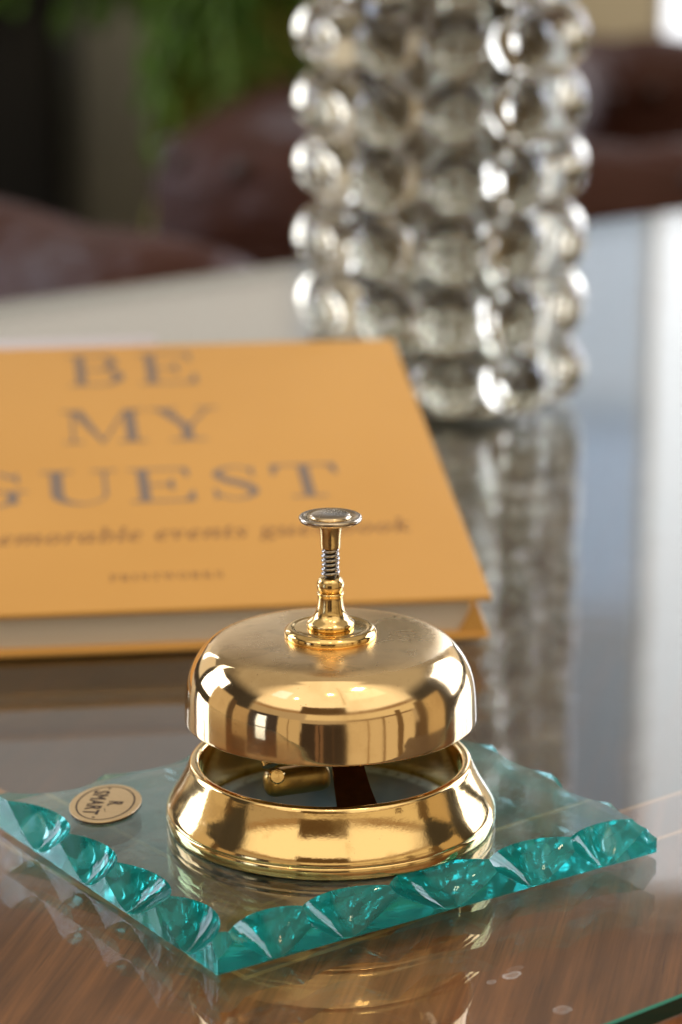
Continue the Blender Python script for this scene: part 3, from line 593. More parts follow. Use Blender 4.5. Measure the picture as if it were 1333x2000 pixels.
# ------------------------------------------------------------------ glass plate with hand-chipped edge
ST = 0.0012
PT = 0.0105
PF = Vector((-0.0298, -0.0868))          # front corner
e1 = Vector((126.5, 85.4)).normalized()  # along the right-hand edge
e2 = Vector((-e1.y, e1.x))               # along the left-hand edge
PW, PD = 0.1528, 0.1275
plate = thing('glass_plate', 'thick teal glass plate with chipped scalloped edges under the brass bell', 'glass plate', (PF.x, PF.y, ST), (0, 0, math.atan2(e1.y, e1.x)))
def plate_mesh():
    bm = bmesh.new()
    vs = [bm.verts.new(p) for p in ((0, 0, 0), (PW, 0, 0), (PW, PD, 0), (0, PD, 0), (0, 0, PT), (PW, 0, PT), (PW, PD, PT), (0, PD, PT))]
    for f in ((3, 2, 1, 0), (4, 5, 6, 7), (0, 1, 5, 4), (1, 2, 6, 5), (2, 3, 7, 6), (3, 0, 4, 7)):
        bm.faces.new([vs[i] for i in f])
    me = bpy.data.meshes.new('plate_blank'); bm.to_mesh(me); bm.free()
    ob = bpy.data.objects.new('plate_blank', me); C.objects.link(ob)
    cutters = []
    rnd = random.Random(5)
    def cut(px, py, nx, ny, hw, inset, depth):
        # ellipsoid whose lower inner side breaks the top arris
        b = bmesh.new()
        bmesh.ops.create_uvsphere(b, u_segments=128, v_segments=80, radius=1.0)
        a, h = 0.012, 0.009
        rr = math.sqrt(a * a + h * h + (hw + 0.0032) ** 2)
        kx = (inset + 0.0) / (math.sqrt(rr * rr - h * h) - a)
        kz = depth / (math.sqrt(rr * rr - a * a) - h)
        seed = rnd.random() * 50
        shear = rnd.uniform(-0.28, 0.28); skew = rnd.uniform(-0.25, 0.25)
        tx, ty = ny, -nx
        for v in b.verts:
            d = v.co.normalized()
            w = 1 + 0.008 * noise.noise(Vector((d.x * 1.7 + seed, d.y * 1.7, d.z * 1.7))) + 0.0022 * math.sin(7 * math.atan2(d.x, -d.z) + seed) * max(0, -d.z)
            t, n, z = d.x * rr * w, d.y * rr * w, d.z * rr * w
            n = (n + a) * kx
            z = (z + h) * kz
            t += shear * (z - 0.002) + skew * (n - 0.004)
            if z < 0:
                t *= 1 - 0.42 * min(1.0, -z / PT)
            v.co = (px + tx * t + nx * n, py + ty * t + ny * n, PT + z)
        mm = bpy.data.meshes.new('c'); b.to_mesh(mm); b.free()
        oo = bpy.data.objects.new('c', mm); C.objects.link(oo); cutters.append(oo)
    # right-hand (front) edge, y = 0
    for x, hw in ((0.0175, 0.0125), (0.0445, 0.0150), (0.0765, 0.0172), (0.1075, 0.0150), (0.1340, 0.0132)):
        cut(x, 0, 0, -1, hw, 0.0088 + rnd.uniform(-.0016, .0018), 0.0102)
    # left-hand edge, x = 0
    for y, hw in ((0.0175, 0.0135), (0.0470, 0.0152), (0.0755, 0.0138), (0.1035, 0.0150)):
        cut(0, y, -1, 0, hw, 0.0084 + rnd.uniform(-.0016, .0018), 0.0101)
    cut(-0.0008, -0.0008, -0.7071, -0.7071, 0.0035, 0.0062, 0.0084)
    # far edges
    for x, hw in ((0.020, 0.014), (0.050, 0.0155), (0.080, 0.0150), (0.110, 0.0150), (0.137, 0.0125)):
        cut(x, PD, 0, 1, hw, 0.0080 + rnd.uniform(-.001, .001), 0.0092)
    for y, hw in ((0.0075, 0.0125), (0.034, 0.0140), (0.063, 0.0150), (0.094, 0.0150)):
        cut(PW, y, 1, 0, hw, 0.0070 + rnd.uniform(-.001, .001), 0.0090)
    for oo in cutters:
        md = ob.modifiers.new('b', 'BOOLEAN'); md.operation = 'DIFFERENCE'; md.solver = 'EXACT'; md.object = oo
    dg = bpy.context.evaluated_depsgraph_get()
    res = bpy.data.meshes.new_from_object(ob.evaluated_get(dg))
    for oo in cutters + [ob]:
        bpy.data.objects.remove(oo)
    res.polygons.foreach_set('use_smooth', [True] * len(res.polygons))
    res.set_sharp_from_angle(angle=R(28))
    res.materials.clear()
    res.materials.append(M['plate'])
    return res
slab = link('glass_slab', plate_mesh(), plate)
slab.data.name = 'glass_slab'

# oval foil label
def to_local(o, x, y, z):
    return Matrix.LocRotScale(o.location, o.rotation_euler, None).inverted() @ Vector((x, y, z))
lc = to_local(plate, -0.0676, 0.0098, ST + PT + 0.00005)
lab = bpy.data.objects.new('oval_label', None)
bm = bmesh.new()
N = 96
A, B, TH = 0.0157, 0.0106, 0.0008
def ell(s, z, da=0):
    return [(s * (A + da) * math.cos(2 * PI * k / N), s * (B + da) * math.sin(2 * PI * k / N), z) for k in range(N)]
v0 = [bm.verts.new(p) for p in ell(1, 0)]
v1 = [bm.verts.new(p) for p in ell(1, TH * 0.8)]
v2 = [bm.verts.new(p) for p in ell(1, TH, -0.0002)]
f = bm.faces.new(v2); f.material_index = 0
for a, b, mi in ((v0, v1, 1), (v1, v2, 0)):
    for k in range(N):
        f = bm.faces.new((a[k], a[(k + 1) % N], b[(k + 1) % N], b[k])); f.material_index = mi
label = bm_obj('oval_label', bm, [M['foil'], M['foil_edge']], plate, False)
label.location = lc
LANG = R(-97.0) - plate.rotation_euler.z
label.rotation_euler = (0, 0, LANG)
label['label'] = 'gold oval foil label with a brown ring and lettering'
bm = bmesh.new()
w0 = [bm.verts.new(p) for p in ell(1, TH + 0.00004, -0.0019)]
w1 = [bm.verts.new(p) for p in ell(1, TH + 0.00004, -0.0024)]
for k in range(N):
    bm.faces.new((w0[k], w0[(k + 1) % N], w1[(k + 1) % N], w1[k]))
for sx, yy in ((-0.0119, -0.0012), (0.0119, -0.0012)):
    vs = [bm.verts.new((sx + 0.0005 * math.cos(2 * PI * k / 16), yy + 0.0005 * math.sin(2 * PI * k / 16), TH + 0.00004)) for k in range(16)]
    bm.faces.new(vs)
# long thin flourish beside the initial, and the full stop
for (xa, ya, xb, yb, wd) in ((0.0047, 0.0006, 0.0079, 0.0017, 0.00016),):
    d = Vector((xb - xa, yb - ya)).normalized(); n_ = Vector((-d.y, d.x)) * wd
    bm.faces.new([bm.verts.new(p) for p in ((xa - n_.x, ya - n_.y, TH + .00004), (xb, yb, TH + .00004), (xa + n_.x, ya + n_.y, TH + .00004))])
vs = [bm.verts.new((0.0019 + 0.0004 * math.cos(2 * PI * k / 12), 0.0011 + 0.0004 * math.sin(2 * PI * k / 12), TH + 0.00004)) for k in range(12)]
bm.faces.new(vs)
bm_obj('label_ring', bm, M['ink'], label, False)
items = lay(['sS', 'sM', 'sA', 'sR', 'sT'], -0.0098, 0.0096, -0.0051, 0.0066, 60)
items += lay(['sR'], -0.0018, 0.0013, 0.0010, 0.0060)
t_ = text_mesh('label_lettering', items, M['ink'], label, 0.00002, 0.00013)
t_.location = (0, 0, TH + 0.00006)

# ------------------------------------------------------------------ brass bell
BZ = ST + PT + 0.00015
bell = thing('reception_bell', 'polished brass reception bell with plunger standing on the teal glass plate', 'bell', (0, 0, BZ))
prof_out = catmull([(47.9, 0.0), (48.45, 0.35), (48.7, 1.2), (48.75, 2.6), (48.6, 3.3), (48.4, 3.6)], 4)
prof_mid = catmull([(48.4, 3.6), (48.55, 3.9), (48.6, 4.5), (48.35, 5.3), (47.7, 6.6), (46.5, 8.6), (45.1, 10.9), (43.8, 13.3), (42.7, 15.6), (42.1, 17.0), (41.75, 17.8), (41.3, 18.5), (40.5, 18.85), (39.6, 18.8), (38.95, 18.4), (38.7, 17.6), (38.6, 16.0)], 6)
prof_in = [(38.6, 12.0), (38.7, 6.0), (38.9, 2.4), (39.0, 0.2)]
bm = bmesh.new()
lathe(bm, prof_out[:-1] + prof_mid + prof_in, 256, closed=True)
bm_obj('base_ring', bm, M['brass_base'], bell, True, 50)
bm = bmesh.new()
lathe(bm, [(0, 2.2), (30, 2.2), (33.5, 2.3), (35.5, 2.9), (37.2, 2.9), (38.3, 2.4), (38.5, 1.0), (0, 1.0)], 192)
bm_obj('base_tray', bm, M['tray'], bell, True, 60)
outer = catmull([(42.3, 31.7), (42.75, 32.0), (42.85, 32.6), (42.75, 35.0), (42.5, 39.0), (42.0, 42.6), (41.1, 45.8), (39.7, 48.8), (37.9, 51.4), (35.9, 53.4), (34.0, 54.55), (31.6, 55.35), (28.5, 55.85), (24, 56.2), (16, 56.5), (11, 56.7)], 7)
inner = catmull([(11, 55.8), (24, 55.0), (32.0, 53.9), (35.9, 51.6), (38.5, 48.0), (40.2, 44.0), (41.0, 39.0), (41.3, 33.0), (41.6, 31.9), (42.3, 31.7)], 4)
bm = bmesh.new()
lathe(bm, outer + inner[:-1], 320, closed=True)
bm_obj('dome', bm, M['dome'], bell, True, 60)
bm = bmesh.new()
lathe(bm, [(10.8, 56.3)] + catmull([(13.2, 56.55), (13.5, 57.0), (13.4, 58.1), (12.9, 58.8), (12.2, 59.25), (11.3, 59.35), (10.6, 59.15), (9.6, 59.25), (6.0, 59.45)], 4) + [(0, 59.45)], 160)
bm_obj('collar', bm, M['brass'], bell, True, 50)
bm = bmesh.new()
lathe(bm, [(0, 59.47), (6.7, 59.47)] + catmull([(6.8, 59.6), (6.95, 60.2), (6.85, 60.8), (6.2, 61.5), (5.3, 62.3), (4.55, 63.4), (4.05, 64.8), (3.75, 66.5), (3.65, 68.2), (3.75, 69.0)], 4) + catmull([(3.9, 69.2), (3.95, 69.5), (3.7, 69.85), (3.15, 69.95)], 3) + catmull([(3.2, 70.0), (3.65, 70.6), (3.95, 71.6), (3.95, 72.4), (3.65, 73.4), (3.1, 74.1), (2.7, 74.3)], 4) + [(1.5, 74.3), (0, 74.3)], 96)
bm_obj('post', bm, M['brass_post'], bell, True, 50)
bm = bmesh.new()
tube(bm, [(0, 0, 0.0740), (0, 0, 0.0835)], 0.00155, 24)
bm_obj('plunger_rod', bm, M['rod'], bell, True, 50)
bm = bmesh.new()
turns, nn = 6.2, 260
path = []
for k in range(nn):
    t = k / (nn - 1)
    a = 2 * PI * turns * t
    rr = 0.00225 + 0.0001 * math.sin(a * 0.31)
    path.append((rr * math.cos(a), rr * math.sin(a), 0.0747 + 0.0083 * t))
tube(bm, path, 0.00042, 10)
bm_obj('spring', bm, M['steel'], bell, True)
bm = bmesh.new()
lathe(bm, [(0, 83.0), (2.6, 83.0)] + catmull([(2.85, 83.15), (2.9, 83.8), (2.95, 85.5), (3.05, 87.2), (3.25, 88.8), (3.5, 90.0), (3.6, 90.35)], 4) + [(0, 90.35)], 96)
bm_obj('plunger_sleeve', bm, M['brass_post'], bell, True, 40)
bm = bmesh.new()
lathe(bm, [(0, 90.37), (3.4, 90.37)] + catmull([(3.6, 90.38), (5.5, 90.5), (7.6, 90.8), (8.7, 91.2), (9.1, 91.8), (9.05, 92.4), (8.6, 92.75), (7.9, 92.72), (7.0, 92.45), (6.1, 92.45), (5.75, 92.9), (5.2, 93.25), (3.5, 93.5), (1.5, 93.6), (0, 93.62)], 5), 128)
bm_obj('push_button', bm, M['knob'], bell, True, 60)
# striker under the dome
hm = bmesh.new()
box(hm, -0.0098, 0.0098, -0.0042, 0.0042, -0.0040, 0.0040, 0.0030, 5)
for v in hm.verts:
    v.co.z += 0.0
ham = bm_obj('striker', hm, M['brass_dull'], bell, True, 40)
ham.location = (-0.0098, -0.012, 0.0165); ham.rotation_euler = (R(-8), R(-5), R(9))
bm = bmesh.new()
tube(bm, catmull([(-0.0175, -0.010, 0.0200), (-0.0185, -0.006, 0.0245), (-0.0150, 0.002, 0.0300), (-0.004, 0.004, 0.0345)], 5), 0.0024, 14)
bm_obj('striker_arm', bm, M['brass_post'], bell, True, 50)
bm = bmesh.new()
lathe(bm, [(0, 0), (2.3, 0), (2.3, 0.9), (1.9, 1.3), (0.5, 1.35), (0.45, 0.9), (0, 0.9)], 32)
sc_ = bm_obj('pivot_screw', bm, M['brass_post'], bell, True, 40)
sc_.location = (-0.0155, -0.0160, 0.0190); sc_.rotation_euler = (R(70), 0, R(12))
# bent strap carrying the dome
bm = bmesh.new()
pth = catmull([(0.0005, 0.004, 0.0540, 0.0050), (0.0015, -0.002, 0.042, 0.0046), (0.0030, -0.0060, 0.031, 0.0043), (0.0045, -0.0100, 0.0225, 0.0044), (0.0065, -0.0165, 0.0140, 0.0052), (0.0090, -0.0250, 0.0075, 0.0066), (0.0105, -0.0320, 0.0042, 0.0080)], 6)
rows = []
for i, (x, y, z, hw) in enumerate(pth):
    rows.append([bm.verts.new((x - hw, y, z)), bm.verts.new((x + hw, y + 0.001, z)), bm.verts.new((x + hw, y + 0.0015, z + 0.0011)), bm.verts.new((x - hw, y + 0.0005, z + 0.0011))])
for a, b in zip(rows[:-1], rows[1:]):
    for k in range(4):
        bm.faces.new((a[k], a[(k + 1) % 4], b[(k + 1) % 4], b[k]))
bm.faces.new(rows[0]); bm.faces.new(rows[-1][::-1])
bm_obj('strap', bm, M['copper'], bell, True, 30)

# ------------------------------------------------------------------ guest book
BOOK_RZ, BOOK_T = R(7.5), R(11.0)
TH_B = 0.0185
bk = thing('guest_book', 'ochre hardcover guest book lying tilted behind the brass bell', 'book', (0.0585, 0.2075, 0.0005))
bk.rotation_mode = 'ZYX'
rotm = Matrix.Rotation(BOOK_RZ, 4, 'Z') @ Matrix.Rotation(BOOK_T, 4, 'X')
bk.rotation_mode = 'XYZ'
bk.rotation_euler = rotm.to_euler('XYZ')
BWD, BLN, CT = 0.238, 0.251, 0.0024
bm = bmesh.new(); box(bm, -BWD, 0, 0, BLN, TH_B - CT, TH_B, 0.0008, 3)
fc = bm_obj('front_cover', bm, M['cover'], bk, True, 40)
bm = bmesh.new(); box(bm, -BWD, 0.0, 0, BLN, 0.0, CT, 0.0008, 3)
bm_obj('back_cover', bm, M['cover'], bk, True, 40)
bm = bmesh.new(); box(bm, -BWD - 0.0015, -BWD + 0.0018, 0, BLN, 0.0005, TH_B - 0.0005, 0.0012, 3)
bm_obj('spine', bm, M['cover'], bk, True, 40)
bm = bmesh.new(); box(bm, -BWD + 0.004, -0.0075, 0.0035, BLN - 0.0035, CT + 0.0001, TH_B - CT - 0.0001, 0.0)
pb = bm_obj('page_block', bm, M['pages'], bk, False)
# folded corner flap standing between the boards
bm = bmesh.new()
z0, z1 = CT + 0.0001, TH_B - CT - 0.0002
pts = [(-0.0115, 0.0018, z0), (-0.0010, 0.0010, z0), (-0.0055, 0.0016, z1)]
fr = [bm.verts.new(p) for p in pts]
bkv = [bm.verts.new((p[0], p[1] + 0.0012, p[2])) for p in pts]
bm.faces.new(fr); bm.faces.new(bkv[::-1])
for k in range(3):
    bm.faces.new((fr[k], fr[(k + 1) % 3], bkv[(k + 1) % 3], bkv[k]))
bm_obj('corner_flap', bm, M['cover'], bk, False)
K = MM
def caps(s): return ['b' + c for c in s]
CAP = 0.676
# high-contrast serif capitals drawn stroke by stroke in a unit box (x, y); overlapping strokes are stacked a hair apart
def rect(x0, x1, y0, y1): return [(x0, y0), (x1, y0), (x1, y1), (x0, y1)]
def arc(cx, cy, rx, ry, ix, iy, icx, a0, a1, n=28):
    o_, i_ = [], []
    for k in range(n + 1):
        a = R(a0 + (a1 - a0) * k / n)
        o_.append((cx + rx * math.cos(a), cy + ry * math.sin(a)))
        i_.append((icx + ix * math.cos(a), cy + iy * math.sin(a)))
    return ('strip', o_, i_)
def ribbon(pts):
    P_ = catmull(pts, 8); o_, i_ = [], []
    for k in range(len(P_)):
        d = Vector((P_[min(k + 1, len(P_) - 1)][0] - P_[max(k - 1, 0)][0], P_[min(k + 1, len(P_) - 1)][1] - P_[max(k - 1, 0)][1])).normalized()
        o_.append((P_[k][0] - d.y * P_[k][2], P_[k][1] + d.x * P_[k][2] * 0.8)); i_.append((P_[k][0] + d.y * P_[k][2], P_[k][1] - d.x * P_[k][2] * 0.8))
    return ('strip', o_, i_)
HL = 0.050
SERIF = {
 'E': [rect(.13, .30, 0, 1), rect(0, .90, 1 - HL, 1), rect(0, .95, 0, HL), rect(.29, .66, .475, .475 + HL), [(.90, 1), (.78, 1 - HL), (.86, .72), (.90, .72)], [(.95, 0), (.95, .30), (.91, .30), (.80, HL)], [(.66, .66), (.62, .66), (.55, .50), (.62, .34), (.66, .34)]],
 'B': [rect(.13, .30, 0, 1), rect(0, .56, 1 - HL, 1), rect(0, .59, 0, HL), rect(.29, .58, .485, .485 + HL), arc(.55, .752, .32, .248, .155, .20, .55, -90, 90), arc(.58, .268, .38, .268, .20, .217, .58, -90, 90)],
 'T': [rect(.42, .585, 0, 1), rect(.02, .98, 1 - HL, 1), rect(.24, .76, 0, HL), [(.02, 1), (.02, .68), (.06, .68), (.16, 1 - HL)], [(.98, 1), (.84, 1 - HL), (.94, .68), (.98, .68)]],
 'U': [rect(.12, .285, .29, 1), rect(.80, .845, .29, 1), arc(.4825, .30, .3625, .31, .2575, .262, .5425, 180, 360), rect(0, .41, 1 - HL, 1), rect(.66, .98, 1 - HL, 1)],
 'M': [rect(.105, .14, 0, 1), rect(.755, .895, 0, 1), [(.09, 1), (.455, 0), (.50, 0), (.25, 1)], [(.455, 0), (.49, 0), (.80, 1), (.76, 1)], rect(0, .245, 0, HL), rect(.65, 1, 0, HL), rect(0, .25, 1 - HL, 1), rect(.76, 1, 1 - HL, 1)],
 'Y': [rect(.425, .59, 0, .45), [(.07, 1), (.425, .42), (.585, .42), (.27, 1)], [(.84, 1), (.52, .44), (.575, .42), (.885, 1)], rect(.25, .77, 0, HL), rect(0, .40, 1 - HL, 1), rect(.69, 1, 1 - HL, 1)],
 'G': [arc(.48, .5, .47, .52, .29, .472, .495, 42, 318, 48), rect(.69, .85, .06, .42), rect(.54, .98, .40, .40 + HL), [(.86, 1), (.78, .88), (.83, .66), (.87, .66)]],
 'S': [ribbon([(.82, .76, .025), (.73, .91, .03), (.50, .975, .03), (.25, .87, .065), (.215, .73, .085), (.36, .585, .10), (.63, .45, .105), (.785, .29, .09), (.75, .13, .065), (.50, .025, .03), (.25, .09, .03), (.13, .26, .025)]), [(.85, 1), (.76, .90), (.81, .68), (.85, .68)], [(.10, 0), (.19, .10), (.14, .34), (.10, .34)]],
}
for word_, y_, hgt, boxes in (('BE', 206.5, 34.0, ((-148, -123), (-117.5, -91))), ('MY', 146.8, 33.0, ((-152.5, -118), (-115.5, -86.5))), ('GUEST', 89.0, 31.0, ((-196, -168), (-163, -132), (-128, -101), (-97, -74), (-71, -43)))):
    bm = bmesh.new()
    for ch, (xa, xb) in zip(word_, boxes):
        for li, st in enumerate(SERIF[ch]):
            z = TH_B + 0.00006 + 0.00002 * li
            def V(p): return bm.verts.new(((xa + (xb - xa) * p[0]) * K, (y_ + hgt * p[1]) * K, z))
            if st[0] == 'strip':
                o_, i_ = [V(p) for p in st[1]], [V(p) for p in st[2]]
                for k in range(len(o_) - 1):
                    bm.faces.new((o_[k], o_[k + 1], i_[k + 1], i_[k]))
            else:
                bm.faces.new([V(p) for p in st])
    for f in bm.faces:
        f.normal_update()
        if f.normal.z < 0:
            f.normal_flip()
    me = bpy.data.meshes.new('title_lettering'); bm.to_mesh(me); bm.free()
    link('title_lettering', me, fc, [M['lilac']])
word = ['i' + c if c != ' ' else ' ' for c in 'a memorable events guestbook']
tail = word[3:]
sx_ = 159 * K / (glyph_w(tail, 30) / 1000)
tot = sx_ * (glyph_w(word, 30) / 1000)
sub = lay(word, -21 * K - tot, -21 * K, 55.6 * K, 12.0 * K / 0.70, 30)
t2 = text_mesh('subtitle_lettering', sub, M['bronze'], fc, 0.00003, 0.0)
t2.location = (0, 0, TH_B + 0.00006)
pub = lay(caps('PRINTWORKS'), -140 * K, -97.5 * K, 22.6 * K, 5.2 * K / CAP, 160)
t3 = text_mesh('publisher_lettering', pub, M['bronze'], fc, 0.00003, 0.0)
t3.location = (0, 0, TH_B + 0.00006)

# pale book that props the far end up
pale = thing('pale_book', 'pale lilac book just showing behind and under the far edge of the ochre guest book', 'book', (-0.1255, 0.3799, 0.0005), (0, 0, R(7.5)))
PH = 0.0368
for nm_, za, zb_ in (('front_cover', PH - 0.002, PH), ('back_cover', 0.0, 0.002)):
    bm = bmesh.new(); box(bm, -0.125, 0.062, 0, 0.2125, za, zb_, 0.0007, 2)
    bm_obj(nm_, bm, M['pale_cover'], pale, True, 40)
bm = bmesh.new(); box(bm, -0.123, 0.059, 0.003, 0.2095, 0.0021, PH - 0.0021)
bm_obj('page_block', bm, M['pages'], pale, False)

# ------------------------------------------------------------------ bubble vase
vase = thing('bubble_vase', 'tall clear glass vase covered in rows of glass bubbles behind the book', 'vase', (0.0549, 0.620, 0.0006))
RB, RC, DZ, Z0 = 0.0168, 0.0600, 0.0338, 0.0195
bm = bmesh.new()
ro, ri = RC - RB - 0.0002, RC - RB - 0.0045
HT = Z0 + DZ * 7 + 0.026
lathe(bm, [(0, 0), (ro * 1e3 - 1, 0), (ro * 1e3, 1), (ro * 1e3, HT * 1e3 - 2), ((ro + ri) / 2 * 1e3, HT * 1e3), (ri * 1e3, HT * 1e3 - 2), (ri * 1e3, 16), (ri * 1e3 - 5, 11), (0, 10)], 128)
bm_obj('vase_wall', bm, M['smoky'], vase, True, 50)
bm = bmesh.new()
lathe(bm, [(ro * 1e3 + 0.2, 0.2), (56, 0.2), (58.5, 0.9), (59, 1.9), (58, 2.6), (ro * 1e3 + 0.2, 2.6)], 128, closed=True)
bm_obj('vase_foot', bm, M['glass'], vase, True, 50)
bme = bmesh.new()
bmesh.ops.create_icosphere(bme, subdivisions=5, radius=RB)
bub = bpy.data.meshes.new('glass_bubble'); bme.to_mesh(bub); bme.free()
bub.polygons.foreach_set('use_smooth', [True] * len(bub.polygons))
bub.materials.append(M['glass'])
first = None
for r in range(8):
    for k in range(11):
        a = R(-90 + 3.0) + 2 * PI * k / 11 + R(random.uniform(-2.6, 2.6))
        if first is None:
            first = o = link('glass_bubble', bub, vase)
        else:
            o = first.copy(); C.objects.link(o); o.parent = vase
        j = random.uniform(0.93, 1.03)
        o.location = (RC * math.cos(a), RC * math.sin(a), Z0 + DZ * r + random.uniform(-0.0014, 0.0014))
        o.scale = (j, j * random.uniform(0.95, 1.02), j * random.uniform(0.94, 1.02))
        o.rotation_euler = (random.uniform(-.5, .5), random.uniform(-.5, .5), random.uniform(0, 6))

# ------------------------------------------------------------------ leather armchairs
def armchair(label, loc, rz, sc=1.0):
    t = thing('leather_armchair', label, 'armchair', loc, (0, 0, rz), 'brown leather armchairs beyond the table')
    t.scale = (sc, sc, sc)
    W_, D_, H_, RR = 0.36, 0.36, 0.64, 0.092
    def upath(off_, front):
        w, b = W_ + off_, D_ + off_
        pts = [(-w, -front, 0), (-w, -front * 0.3, 0), (-w, b - 0.16, 0), (-w + 0.05, b - 0.05, 0), (-w + 0.17, b, 0), (0, b + 0.01, 0), (w - 0.17, b, 0), (w - 0.05, b - 0.05, 0), (w, b - 0.16, 0), (w, -front * 0.3, 0), (w, -front, 0)]
        return catmull(pts, 6)
    U_ = upath(0, 0.36)
    bm = bmesh.new()
    n = len(U_)
    inset = []
    radii = []
    for i in range(n):
        s = i / (n - 1)
        k = min(i, n - 1 - i)
        radii.append(RR * (0.95 + 0.08 * abs(math.sin(i * PI / 5))) * (0.80 if k == 0 else 1))
    tube(bm, [(x, y, H_) for x, y, z in U_], radii, 28)
    bm_obj('rolled_back', bm, M['leather'], t, True, 50)
    # upright shell under the roll
    bm = bmesh.new()
    O_ = upath(0.078, 0.34); I_ = upath(-0.075, 0.34)
    rows = []
    for (xo, yo, _), (xi, yi, _) in zip(O_, I_):
        rows.append([bm.verts.new((xo, yo, 0.14)), bm.verts.new((xo, yo, H_)), bm.verts.new((xi, yi, H_ + 0.02)), bm.verts.new((xi + (0.02 if xi > 0 else -0.02), yi + 0.0, 0.40)), bm.verts.new((xi, yi, 0.14))])
    for a, b in zip(rows[:-1], rows[1:]):
        for k in range(5):
            bm.faces.new((a[k], a[(k + 1) % 5], b[(k + 1) % 5], b[k]))
    bm.faces.new(rows[0]); bm.faces.new(rows[-1][::-1])
    bm_obj('shell', bm, M['leather'], t, True, 40)
    bm = bmesh.new(); box(bm, -0.27, 0.27, -0.36, 0.24, 0.30, 0.45, 0.05, 5)
    bm_obj('seat_cushion', bm, M['leather'], t, True, 60)
    bm = bmesh.new(); box(bm, -0.30, 0.30, -0.34, 0.30, 0.13, 0.298, 0.02, 3)
    bm_obj('seat_frame', bm, M['leather'], t, True, 60)
    I2 = upath(-0.085, 0.34)
    bme = bmesh.new()
    bmesh.ops.create_uvsphere(bme, u_segments=12, v_segments=8, radius=0.011)
    bmsh = bpy.data.meshes.new('button'); bme.to_mesh(bmsh); bme.free()
    bmsh.materials.append(M['button'])
    for i in range(4, n - 4, 5):
        for zz in (0.655, 0.545):
            link('button', bmsh, t).location = (I2[i][0], I2[i][1], zz)
        ob_ = link('button', bmsh, t); q_ = Vector((U_[i][0], U_[i][1] - 0.05, 0)).normalized() * 0.075
        ob_.location = (U_[i][0] + q_.x, U_[i][1] + q_.y, H_ + 0.055); ob_.scale = (1.3, 1.3, 1.3)
    for lx in (-0.3, 0.3):
        for ly in (-0.3, 0.3):
            bm = bmesh.new(); tube(bm, [(lx, ly, 0), (lx, ly, 0.14)], [0.018, 0.028], 14)
            bm_obj('leg', bm, M['wood_plain'], t, True, 50)
    return t
FZ = -0.75
armchair('brown leather armchair whose arm slopes down beside the far left table edge', (-0.595, 1.20, FZ), R(39), 1.008)
armchair('brown leather armchair with its rounded back turned to the table, below the palm', (0.228, 2.56, FZ), R(172), 0.935)
armchair('brown leather armchair showing at the right of the glass vase', (0.62, 3.02, FZ), R(-12), 0.955)

# ------------------------------------------------------------------ potted palm
palm = thing('potted_palm', 'leafy green palm standing in front of the grey wall', 'plant', (-0.08, 3.12, FZ))
bm = bmesh.new()
lathe(bm, [(0, 0), (120, 0), (150, 260), (158, 265), (158, 285), (140, 285), (138, 262), (0, 262)], 64)
bm_obj('pot', bm, M['pot'], palm, True, 40)
rp = random.Random(3)
bm = bmesh.new()
tops = []
for k in range(7):
    a = 2 * PI * k / 7
    b0 = Vector((0.05 * math.cos(a), 0.05 * math.sin(a), 0.26))
    b1 = Vector((0.11 * math.cos(a) + rp.uniform(-.03, .03), 0.10 * math.sin(a), 0.62 + rp.uniform(-.05, .12)))
    tube(bm, catmull([tuple(b0), tuple(b0.lerp(b1, 0.5)), tuple(b1)], 4), 0.009, 8)
    tops.append(b1)
bm_obj('stems', bm, M['stem'], palm, True)
def frond(bm, base, az, length, rise, droop, wleaf):
    d = Vector((math.cos(az), math.sin(az), 0))
    side = Vector((-d.y, d.x, 0))
    pts = []
    for i in range(15):
        t = i / 14
        pts.append(base + d * length * t + Vector((0, 0, rise * math.sin(t * PI * 0.75) - droop * t * t)))
    for i in range(2, 15):
        for s in (-1, 1):
            p = pts[i]
            ll = length * 0.42 * (1 - abs(i / 14 - 0.45) * 0.9) * rp.uniform(0.8, 1.1)
            tip = p + side * s * ll * 0.65 + d * ll * 0.45 + Vector((0, 0, -ll * rp.uniform(0.35, 0.8)))
            m = p.lerp(tip, 0.45) + Vector((0, 0, 0.04 * ll / 0.2))
            w = d * wleaf
            if p.x > 0.12 or tip.x > 0.13:
                continue
            if (tip.x < -0.20 and tip.z < 0.72) or (p.x < -0.22 and p.z < 0.71):
                continue
            vs = [bm.verts.new(q) for q in (p, m - w, tip, m + w)]
            bm.faces.new((vs[0], vs[1], vs[2])); bm.faces.new((vs[0], vs[2], vs[3]))
    pts = [q for q in pts if q.x < 0.12 and not (q.x < -0.22 and q.z < 0.71)]
    if len(pts) > 2:
        tube(bm, [tuple(q) for q in pts], 0.004, 5)
bm = bmesh.new(); bm2 = bmesh.new()
for k in range(44):
    base = tops[k % 7]
    az = rp.uniform(0, 2 * PI)
    frond(bm, base + Vector((0, 0, rp.uniform(-.05, .12))), az, rp.uniform(0.28, 0.5), rp.uniform(0.1, 0.4), rp.uniform(0.1, 0.45), rp.uniform(0.008, 0.014))
for k in range(34):
    frond(bm, Vector((rp.uniform(-0.36, 0.14), rp.uniform(-0.22, 0.15), rp.uniform(0.84, 1.0))), rp.uniform(0, 2 * PI), rp.uniform(0.18, 0.30), rp.uniform(0.0, 0.1), rp.uniform(0.12, 0.3), rp.uniform(0.011, 0.017))
for k in range(5):
    frond(bm2, Vector((0.005 - 0.016 * k, -0.10, 0.80 - 0.02 * k)), R(-95 - 8 * k), 0.20, 0.03, 0.26, 0.012)
bm_obj('fronds', bm, M['leaf'], palm, False)
o = bm_obj('pale_fronds', bm2, M['leaf_pale'], palm, False)
o['label'] = 'yellowish drooping fronds'

